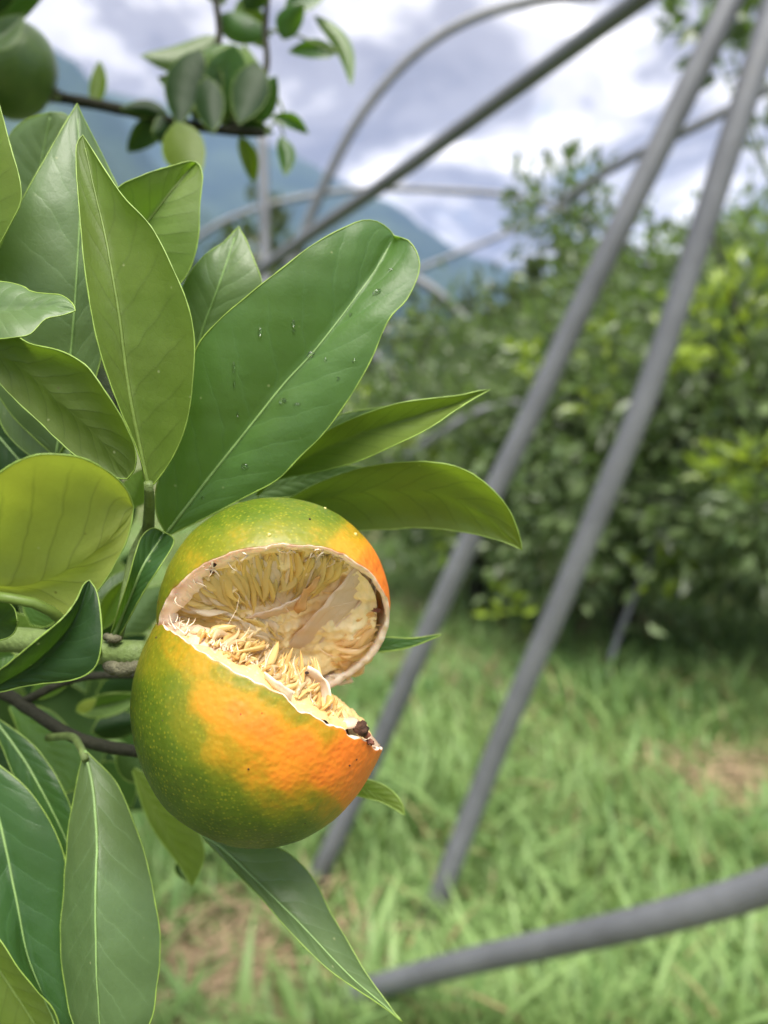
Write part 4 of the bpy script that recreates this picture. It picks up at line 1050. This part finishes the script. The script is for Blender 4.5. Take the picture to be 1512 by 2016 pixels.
def half_peel(sh, name, seed, thick):
    nt_, np_ = 220, 120
    th = np.linspace(0, 2 * math.pi, nt_, endpoint=False)
    ring = np.stack([np.cos(th), np.sin(th)], 1)
    cut = math.acos(sh.off) + 0.018 * vnoise(ring, 2.2, seed) + 0.012 * vnoise(ring, 5.0, seed + 1) + 0.004 * vnoise(ring, 17.0, seed + 2)   # polar angle of the torn rim, from n
    cols = []
    # outer surface: pole at -n (polar angle pi) to the rim
    fr = np.linspace(0, 1, np_)
    pol = math.pi + (cut[None, :] - math.pi) * fr[:, None]
    dirs = sh.n * np.cos(pol)[..., None] + (sh.a * np.cos(th)[:, None] + sh.b * np.sin(th)[:, None])[None] * np.sin(pol)[..., None]
    bumpy = 1 + 0.010 * vnoise(dirs.reshape(-1, 3), 0.7, seed + 5) + 0.0035 * vnoise(dirs.reshape(-1, 3), 3.2, seed + 6)
    outer = dirs.reshape(-1, 3) * bumpy[:, None]
    rows = [outer.reshape(np_, nt_, 3)]
    thk = thick * (1 + 0.25 * vnoise(ring, 3.0, seed + 8) + 0.15 * vnoise(ring, 11.0, seed + 9))
    rim = dirs[-1]
    rpx = proj(sh.W(rim))[0]
    thk = thk * (np.interp(rpx, [300, 345, 420, 520, 720, 770], [1.5, 1.9, 1.35, .62, .55, .45]) if sh is U_ else 1.0)
    lip = [rim * (1 - 0.15 * thk[:, None]) + sh.n * 0.006, rim * (1 - 0.55 * thk[:, None]) + sh.n * (0.004 + 0.005 * vnoise(ring, 6, seed + 3))[:, None], rim * (1 - thk[:, None])]
    rows.append(np.array(lip))
    pin = np.linspace(1, 0.0, 40)[1:]
    poli = math.pi + (cut[None, :] - math.pi) * pin[:, None]
    di = sh.n * np.cos(poli)[..., None] + (sh.a * np.cos(th)[:, None] + sh.b * np.sin(th)[:, None])[None] * np.sin(poli)[..., None]
    rows.append(di * (1 - thk[None, :, None]))
    Q = np.concatenate(rows, 0)
    nr = Q.shape[0]
    V = sh.W(Q.reshape(-1, 3))
    idx = np.arange(nr * nt_).reshape(nr, nt_); nx = np.roll(idx, -1, 1)
    f = np.stack([idx[:-1], nx[:-1], nx[1:], idx[1:]], -1).reshape(-1, 4)
    mi = np.repeat((np.arange(nr - 1) >= np_ - 1).astype(int), nt_)
    st = stain(V).reshape(nr, nt_)
    dry = np.clip(0.62 + 0.35 * vnoise(ring, 9, seed + 11), 0, 1)
    st[np_ - 1] = np.maximum(st[np_ - 1], dry); st[np_] = np.maximum(st[np_], dry * .8)
    return mesh_obj(name, V, f, [SKIN, PITH], mand, midx=mi, attrs={'ripe': ripeness(V), 'stain': st.ravel()})
up_peel = half_peel(U_, 'upper_peel', 40, 0.105)
lo_peel = half_peel(L_, 'lower_peel', 60, 0.075)
up_peel['label'] = 'upper half of the peel, green with a yellow edge'
lo_peel['label'] = 'lower half of the peel, green below and orange on its flank'

# pulp bed of both halves
def pulp_bed(sh, name, rmax, rec, mat, seed):
    nr, na = 50, 140
    rho = np.linspace(0.001, 1, nr); th = np.linspace(0, 2 * math.pi, na, endpoint=False)
    Rr, T = np.meshgrid(rho, th, indexing='ij')
    x = Rr * np.cos(T) * rmax; y = Rr * np.sin(T) * rmax
    P2 = np.stack([x.ravel(), y.ravel()], 1)
    h = sh.off - rec(P2, Rr.ravel()) + 0.03 * vnoise(P2, 2.5, seed) + 0.022 * vnoise(P2, 6, seed + 1) + 0.014 * vnoise(P2, 15, seed + 2)
    Q = P2[:, :1] * sh.a + P2[:, 1:] * sh.b + h[:, None] * sh.n
    V = sh.W(Q)
    idx = np.arange(nr * na).reshape(nr, na); nx = np.roll(idx, -1, 1)
    f = np.stack([idx[:-1], idx[1:], nx[1:], nx[:-1]], -1).reshape(-1, 4)
    return mesh_obj(name, V, f, [mat], mand)
def plane_ab(px, py, rec):
    Q = U_.ray(np.array(px), np.array(py), np.array(rec)) - CP
    q = ((np.array([Q @ RX, Q @ UP, -(Q @ FW)]) - U_.C) @ U_.R) / U_.S
    return q @ U_.a, q @ U_.b
BULGES = [(*plane_ab(470, 1262, .08), .26, .17), (*plane_ab(700, 1285, .08), .16, .08), (*plane_ab(440, 1150, .12), .2, .04)]
def bulge_at(pa, pb):
    return sum(k * np.exp(-((pa - a0) ** 2 + (pb - b0) ** 2) / (2 * sg ** 2)) for a0, b0, sg, k in BULGES)
bed_u = pulp_bed(U_, 'pulp', 0.875, lambda p, r: 0.09 + 0.11 * np.clip(1 - r ** 2, 0, 1) ** 0.8 - bulge_at(p[:, 0], p[:, 1]) * np.clip((1 - r) / .12, 0, 1), BASEP, 70)
bed_l = pulp_bed(L_, 'pulp', 0.925, lambda p, r: 0.015 - 0.20 * np.clip(1 - r ** 2, 0, 1) ** 0.7, pith_mat('torn_pulp_bed', (0.54, 0.34, 0.11), (0.66, 0.48, 0.22), False, 0.0), 80)  # bed colour lowered likewise to offset the sun on this half

# juice vesicles: spindle shaped sacs drawn out to a thread at one end
def vesicle_mesh(k):
    r = np.random.default_rng(900 + k)
    n, s = 11, 7
    t = np.linspace(0, 1, n)
    peak = r.uniform(0.25, 0.6)
    R = np.where(t < peak, 0.45 + 0.55 * np.sin(t / peak * math.pi / 2), np.cos((t - peak) / (1 - peak) * math.pi / 2) ** 0.9)
    R = R * (1 + 0.10 * np.sin(t * r.uniform(8, 15) + r.random() * 6)); R[-1] = 0.02
    P = np.stack([t, r.uniform(-1.6, 1.6) * np.sin(math.pi * t) + r.uniform(-.8, .8) * np.sin(2 * math.pi * t), r.uniform(-.9, .9) * np.sin(math.pi * t) + r.uniform(-.9, .9) * t ** 3], 1)
    th = np.arange(s) * 2 * math.pi / s
    V = np.stack([np.repeat(P[:, :1], s, 1), P[:, 1:2] + R[:, None] * np.cos(th), P[:, 2:3] + 0.55 * R[:, None] * np.sin(th)], -1).reshape(-1, 3)
    fs = [(i * s + j, i * s + (j + 1) % s, (i + 1) * s + (j + 1) % s, (i + 1) * s + j) for i in range(n - 1) for j in range(s)]
    fs += [tuple(range(s))[::-1], tuple((n - 1) * s + j for j in range(s))]
    me = bpy.data.meshes.new('juice_vesicle'); me.from_pydata(V.tolist(), [], fs); me.update()
    me.polygons.foreach_set('use_smooth', np.full(len(me.polygons), True))
    return me
VES = {}
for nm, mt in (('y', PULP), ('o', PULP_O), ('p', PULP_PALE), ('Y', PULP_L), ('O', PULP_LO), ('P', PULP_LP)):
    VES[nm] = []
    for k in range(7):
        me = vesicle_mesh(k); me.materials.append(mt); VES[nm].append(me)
VCOUNT = [0]; REST = []
def vesicle(p0, p1, r, kind, parent):
    ax = p1 - p0; L = np.linalg.norm(ax); ax = ax / L
    ref = np.cross(ax, FW) + rng.normal(size=3) * .35; y = ref - ax * (ref @ ax); y /= np.linalg.norm(y); z = np.cross(ax, y)
    pw = parent_world(parent)
    me = random.choice(VES[kind])
    VCOUNT[0] += 1
    if VCOUNT[0] > 300:                       # past the limit: joined into one part below
        co = np.array([v.co[:] for v in me.vertices])
        REST.append((p0 + co[:, :1] * ax * L + co[:, 1:2] * y * r + co[:, 2:] * z * r, [tuple(p.vertices) for p in me.polygons], kind))
        return
    o = bpy.data.objects.new('juice_vesicle', me)
    COL.objects.link(o)
    M = Matrix(((ax[0] * L, y[0] * r, z[0] * r, p0[0] - pw[0]), (ax[1] * L, y[1] * r, z[1] * r, p0[1] - pw[1]), (ax[2] * L, y[2] * r, z[2] * r, p0[2] - pw[2]), (0, 0, 0, 1)))
    o.parent = parent
    o.matrix_local = M
pr = np.random.default_rng(77)
def lerp_poly(P, t):
    P = np.asarray(P, float); T = np.linspace(0, 1, len(P))
    return np.array([np.interp(t, T, P[:, k]) for k in range(P.shape[1])])
def bed_rec(px, py):
    pa, pb = plane_ab(px, py, .12)
    r2 = (pa ** 2 + pb ** 2) / 0.875 ** 2
    return 0.09 + 0.11 * max(0.0, 1 - r2) ** 0.8 - bulge_at(pa, pb) * min(1.0, max(0.0, (1 - math.sqrt(r2)) / .12))
def spray(sh, starts, ends, n, rec0, rec1, rad, kinds, parent, js=7, je=13):
    for k in range(n):
        t = pr.random()
        a = lerp_poly(starts, t) + pr.normal(size=2) * js; b = lerp_poly(ends, np.clip(t + pr.normal() * .06, 0, 1)) + pr.normal(size=2) * je
        f = pr.uniform(.75, 1.1); b = a + (b - a) * f
        p0 = sh.ray(a[0], a[1], bed_rec(*a) + .004 + pr.normal() * .008); p1 = sh.ray(b[0], b[1], bed_rec(*b) - .012 + pr.normal() * .016)
        vesicle(p0, p1, rad * pr.uniform(.6, 1.75), pr.choice(list(kinds)), parent)
# upper segment, sacs hanging from the top of the opening
spray(U_, [(352, 1190), (372, 1160), (410, 1130), (460, 1106), (530, 1088), (600, 1090), (650, 1098), (690, 1108)], [(446, 1208), (462, 1203), (476, 1200), (496, 1196), (535, 1190), (575, 1182), (608, 1168), (632, 1150)], 120, .14, .20, .00062, 'yyyp', bed_u, 6, 6)
spray(U_, [(385, 1150), (440, 1125), (520, 1110), (600, 1112)], [(455, 1200), (480, 1188), (520, 1180), (570, 1172)], 40, .12, .15, .00060, 'yp', bed_u, 7, 8)
spray(U_, [(345, 1215), (360, 1190), (390, 1165)], [(462, 1222), (475, 1213), (495, 1206)], 26, .13, .17, .00060, 'yyp', bed_u, 5, 5)
# second segment, sacs sweeping to the lower right
spray(U_, [(380, 1226), (430, 1222), (485, 1215), (520, 1207)], [(462, 1264), (505, 1272), (545, 1270), (556, 1250)], 60, .17, .12, .00058, 'yyp', bed_u, 8, 8)
spray(U_, [(420, 1250), (470, 1250), (520, 1240)], [(490, 1298), (530, 1302), (560, 1284)], 30, .15, .10, .00056, 'ypo', bed_u, 8, 8)
# orange sacs at the lower right
spray(U_, [(742, 1205), (738, 1245), (722, 1290), (700, 1315)], [(668, 1238), (662, 1268), (655, 1300), (668, 1325)], 40, .14, .14, .00062, 'oyoo', bed_u, 6, 7)
spray(U_, [(735, 1255), (715, 1300)], [(700, 1300), (690, 1338)], 14, .08, .08, .00060, 'oy', bed_u, 6, 6)
# lower half, torn sacs standing on the cut
def front_depth(px):
    return FD - 0.0245 * math.sqrt(max(0.02, 1 - ((px - 521) / 250.0) ** 2))
def spray_l(starts, ends, n, z0, z1, rad, kinds, js=6, je=9):
    for k in range(n):
        t = pr.random()
        a = lerp_poly(starts, t) + pr.normal(size=2) * js; b = lerp_poly(ends, t) + pr.normal(size=2) * je
        b = a + (b - a) * pr.uniform(.85, 1.15)
        p0 = at(a[0], a[1], front_depth(a[0]) + z0 + pr.random() * .004); p1 = at(b[0], b[1], front_depth(b[0]) + z1 + pr.random() * .006)
        vesicle(p0, p1, rad * pr.uniform(.6, 1.7), pr.choice(list(kinds)), bed_l)
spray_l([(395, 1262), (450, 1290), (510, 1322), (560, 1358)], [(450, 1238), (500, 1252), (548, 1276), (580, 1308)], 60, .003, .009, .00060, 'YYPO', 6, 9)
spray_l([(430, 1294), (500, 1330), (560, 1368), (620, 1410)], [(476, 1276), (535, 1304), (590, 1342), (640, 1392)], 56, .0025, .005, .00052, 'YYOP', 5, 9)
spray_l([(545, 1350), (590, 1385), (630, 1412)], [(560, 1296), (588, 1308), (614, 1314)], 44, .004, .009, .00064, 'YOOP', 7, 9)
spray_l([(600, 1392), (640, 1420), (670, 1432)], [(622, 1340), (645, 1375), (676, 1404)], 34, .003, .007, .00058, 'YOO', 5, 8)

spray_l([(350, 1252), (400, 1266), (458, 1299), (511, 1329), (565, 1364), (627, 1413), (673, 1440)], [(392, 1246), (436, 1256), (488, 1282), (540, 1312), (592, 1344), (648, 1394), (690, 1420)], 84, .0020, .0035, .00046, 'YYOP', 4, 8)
kinds_ = 'yopYOP'
V, f = join([(v, q) for v, q, k in REST])
mi = np.concatenate([[kinds_.index(k)] * len(q) for v, q, k in REST])
tag(mesh_obj('small_vesicles', V, f, [PULP, PULP_O, PULP_PALE, PULP_L, PULP_LO, PULP_LP], mand, midx=mi), kind='stuff')

# membranes between the segments
def sheet(name, P, Q, mat, parent, n=26, m=8, wob=0.0004, seed=0, sag=0.0):
    P = catmull(P, n); Q = catmull(Q, n)
    V = np.zeros((n, m, 3)); uv = np.zeros((n, m, 2))
    r = np.random.default_rng(seed)
    for j in range(m):
        f = j / (m - 1)
        V[:, j] = P * (1 - f) + Q * f - FW * sag * math.sin(math.pi * f)
        uv[:, j, 0] = np.linspace(0, 1, n); uv[:, j, 1] = f
    fl = V.reshape(-1, 3)
    fl = fl + np.outer(vnoise(fl, 160, seed) * wob + vnoise(fl, 420, seed + 1) * wob * .6, -FW) + np.outer(vnoise(fl, 260, seed + 2) * wob, UP)
    idx = np.arange(n * m).reshape(n, m)
    f = np.stack([idx[:-1, :-1], idx[:-1, 1:], idx[1:, 1:], idx[1:, :-1]], -1).reshape(-1, 4)
    o = mesh_obj(name, fl, f, [mat], parent, uv=uv.reshape(-1, 2))
    md = o.modifiers.new('thickness', 'SOLIDIFY'); md.thickness = 0.00025; md.offset = 0
    return o
def ur(L): return np.array([U_.ray(x, y, z) for x, y, z in L])
sheet('membrane', ur([(548, 1290, .20), (580, 1252, .13), (612, 1218, .09), (655, 1170, .07), (690, 1128, .07), (706, 1108, .07)]),
      ur([(560, 1335, .26), (605, 1290, .21), (650, 1245, .18), (700, 1195, .17), (728, 1150, .16), (734, 1124, .14)]), MEMB, mand, seed=1, wob=.0005)
sheet('membrane', ur([(556, 1330, .25), (605, 1288, .19), (652, 1243, .15), (702, 1193, .14), (730, 1148, .13), (735, 1130, .12)]),
      ur([(600, 1345, .27), (640, 1320, .24), (675, 1285, .20), (712, 1240, .17), (734, 1195, .15), (740, 1155, .13)]), MEMB, mand, seed=5, wob=.0005, sag=-.001)
sheet('membrane', ur([(470, 1222, .08), (510, 1208, .06), (550, 1194, .06), (585, 1178, .07), (612, 1158, .08), (630, 1140, .09)]),
      ur([(480, 1240, .18), (520, 1228, .18), (555, 1214, .19), (590, 1196, .19), (615, 1180, .20), (640, 1165, .20)]), MEMB, mand, seed=9, wob=.0005)
sheet('membrane', ur([(690, 1124, .16), (660, 1112, .14), (630, 1106, .12), (600, 1102, .12)]), ur([(668, 1160, .34), (645, 1150, .36), (622, 1140, .38), (600, 1138, .38)]), MEMB, mand, n=18, seed=12)
# torn orange flap in the middle
FLAP = pulp_mat('torn_orange', (0.78, 0.46, 0.16), (0.92, 0.70, 0.36))
sheet('torn_flap', ur([(578, 1196, .10), (594, 1168, .06), (611, 1148, .05), (630, 1128, .05)]), ur([(586, 1210, .12), (604, 1200, .09), (606, 1176, .07), (630, 1142, .06)]), FLAP, mand, n=16, m=6, seed=15, wob=.0006)
# pale flap standing on the lower half
lf = lambda L: np.array([at(x, y, front_depth(x) + z) for x, y, z in L])
sheet('membrane', lf([(606, 1308, .007), (628, 1322, .006), (645, 1345, .005), (652, 1372, .004), (653, 1398, .004)]), lf([(600, 1335, .010), (616, 1350, .009), (630, 1370, .008), (636, 1390, .007), (640, 1412, .006)]), MEMB, mand, n=18, m=6, seed=18, wob=.0005)
# pith band along the lower rim, base colour darkened where direct sun strikes
RIMX = [312, 400, 458, 511, 565, 627, 673, 719, 745]; RIMY = [1233, 1264, 1297, 1327, 1362, 1412, 1439, 1454, 1469]
bx_ = np.linspace(312, 742, 30); by_ = np.interp(bx_, RIMX, RIMY)
bw_ = np.interp(bx_, [312, 350, 420, 480, 540, 640, 690, 742], [3, 22, 30, 20, 8, 6, 14, 4])
sheet('pith_band', lf([(x, y + 14, .0024) for x, y in zip(bx_, by_)]), lf([(x + 6, y - w_, .0075) for x, y, w_ in zip(bx_, by_, bw_)]),
      pith_mat('pith_toned_down', (0.42, 0.28, 0.18), (0.54, 0.40, 0.28), False, 0.0), mand, n=70, m=7, seed=22, wob=.0006)
# torn curl of pith at the lower rim
sheet('pith_curl', lf([(520, 1322, .001), (545, 1338, -.0005), (565, 1352, -.0006), (578, 1362, .0002)]), lf([(524, 1336, .002), (548, 1358, .0006), (562, 1372, .0004), (572, 1380, .001)]), FIBRE, mand, n=16, m=5, seed=25, wob=.0004)

# woody stub and brown marks at the blossom end
def lump(name, px, py, d, rx, ry, mat, parent, seed, rough=0.25):
    n, s = 9, 14
    c = at(px, py, d); V = []
    for i in range(n):
        th = math.pi * i / (n - 1)
        for j in range(s):
            ph = 2 * math.pi * j / s
            V.append([math.sin(th) * math.cos(ph), math.cos(th), math.sin(th) * math.sin(ph)])
    V = np.array(V); k = 1 + rough * vnoise(V, 0.9, seed) + rough * .5 * vnoise(V, 2.5, seed + 1)
    V = V * k[:, None]
    Wd = c + np.outer(V[:, 0] * rx * d / F, RX) + np.outer(V[:, 1] * ry * d / F, UP) + np.outer(V[:, 2] * (rx + ry) / 2 * d / F, -FW)
    idx = np.arange(n * s).reshape(n, s); nx = np.roll(idx, -1, 1)
    f = np.stack([idx[:-1], idx[1:], nx[1:], nx[:-1]], -1).reshape(-1, 4)
    return mesh_obj(name, Wd, f, [mat], parent)
fd = front_depth
STUB = plain('woody_stub', (0.075, 0.032, 0.016), 0.65, 0.35, 0.7, 380, 0.9, 0.001)
stub = lump('stub', 711, 1434, fd(711) - .0005, 15, 13, STUB, mand, 3, .34)
stub['label'] = 'dark brown woody stub at the torn end'
REDB = plain('reddish_scab', (0.16, 0.05, 0.025), 0.5, 0.4, 0.5, 600, 0.6)
lump('scab', 721, 1446, fd(721) - .001, 8, 7, REDB, mand, 4, .5)
lump('scab', 729, 1461, fd(729) - .001, 8, 6, REDB, mand, 5, .5)
pu = lambda x, y, r=.02: proj(U_.ray(np.array([x]), np.array([y]), np.array([r])))[2][0]
lump('scab', 742, 1202, pu(742, 1202, .06), 8, 5, REDB, mand, 7, .6)
lump('dirt_speck', 421, 1109, pu(421, 1109, .03), 6, 7, SCAB, mand, 9)
lump('dirt_speck', 418, 1124, pu(418, 1124, .04), 5, 6, plain('brown_speck', (.12, .06, .03), .7), mand, 10)
lump('dirt_speck', 604, 1325, fd(604) + .004, 4, 3, SCAB, mand, 11)
# pith pad under the stub
lump('pith_pad', 684, 1424, fd(684) + .003, 24, 11, MATS['pith_toned_down'], mand, 12, .35)

# little dark pits on the skin
def skin_point(sh, px, py):
    dv = np.array([(px - 756) / F, (1008 - py) / F, -1.0])
    o = ((-sh.C) @ sh.R) / sh.S; d = (dv @ sh.R) / sh.S
    a = d @ d; b = 2 * o @ d; c = o @ o - 1.004
    t = (-b - math.sqrt(max(0, b * b - 4 * a * c))) / (2 * a)
    return t
for k, (x, y, r) in enumerate([(308, 1255, 3), (324, 1314, 3), (322, 1418, 4), (400, 1470, 5), (412, 1409, 3.5), (474, 1406, 3.5), (516, 1404, 3), (489, 1514, 3), (702, 1495, 3), (688, 1507, 3), (600, 1620, 3), (318, 1405, 3)]):
    lump('skin_pit', x, y, skin_point(L_, x, y) + .0002, r * .7, r * .6, SCAB, mand, 100 + k)
for k, (x, y, r) in enumerate([(610, 1022, 2.5), (530, 1053, 4.5), (640, 1001, 3.5), (700, 1052, 4)]):
    lump('oil_bead', x, y, skin_point(U_, x, y), r * .8, r * .8, PULP if k != 0 else SCAB, mand, 120 + k)

# frayed fibres along the torn rims
def fibres():
    parts = []
    r = np.random.default_rng(4)
    def sliver(p, d, L, rad):
        q = p + d * L; md = (p + q) / 2 + r.normal(size=3) * L * .22
        parts.append(tube_data(catmull([p, md, q], 5), np.array([1, .9, .7, .45, .1]) * rad, 4, False))
    for k in range(150):
        th = r.random() * 6.283
        pol = math.acos(U_.off)
        dv = U_.n * math.cos(pol) + (U_.a * math.cos(th) + U_.b * math.sin(th)) * math.sin(pol)
        p = U_.W(dv * r.uniform(.885, .985) + U_.n * .002)
        if proj(p[None])[0][0] > 690: continue
        inn = U_.W(dv * .6) - p; inn /= np.linalg.norm(inn)
        sliver(p, inn * .8 + r.normal(size=3) * .6, r.uniform(.0007, .0022), r.uniform(.00010, .00024))
    for k in range(110):
        x = r.uniform(315, 690); y = np.interp(x, [312, 400, 458, 511, 565, 627, 673, 719, 745], [1233, 1264, 1297, 1327, 1362, 1412, 1439, 1454, 1469]) - r.uniform(2, 22)
        sliver(at(x, y, fd(x) + .003 + r.random() * .003), r.normal(size=3) * .6 + UP * .7, r.uniform(.0006, .002), r.uniform(.0001, .00022))
    for k in range(24):   # loose threads across the pulp
        x, y = r.uniform(430, 700), r.uniform(1120, 1290)
        sliver(U_.ray(np.array(x), np.array(y), np.array(.12)), r.normal(size=3), r.uniform(.002, .006), r.uniform(.00005, .0001))
    V, f = join(parts)
    tag(mesh_obj('pith_fibres', V, f, [FIBRE], mand), kind='stuff')
fibres()
sheet('torn_thread', ur([(692, 1334, .05), (680, 1340, .04), (664, 1346, .03)]), ur([(696, 1341, .05), (682, 1346, .04), (664, 1348, .03)]), FIBRE, mand, n=10, m=3, seed=31, wob=.0002)

# ------------------------------------------------------------------ haze
hx, y0, y1, z0, z1 = 4600, -1700, 3600, -6.0, 740.0
V = np.array([[sx * hx, yy, z] for z in (z0, z1) for sx, yy in ((-1, y0), (1, y0), (1, y1), (-1, y1))])
hz = mesh_obj('haze', V, [(3, 2, 1, 0), (4, 5, 6, 7), (0, 1, 5, 4), (1, 2, 6, 5), (2, 3, 7, 6), (3, 0, 4, 7)], [], smooth=False, base=(0, 0, 0))
tag(hz, 'thin bluish air over the valley', 'haze', kind='stuff')
hm, t = new_mat('haze_air')
pv = t.nodes.new('ShaderNodeVolumePrincipled')
pv.inputs['Color'].default_value = (0.36, 0.55, 1.0, 1); pv.inputs['Density'].default_value = 0.00020; pv.inputs['Anisotropy'].default_value = 0.2
o = t.nodes.new('ShaderNodeOutputMaterial'); t.links.new(pv.outputs[0], o.inputs['Volume'])
hz.data.materials.append(hm)
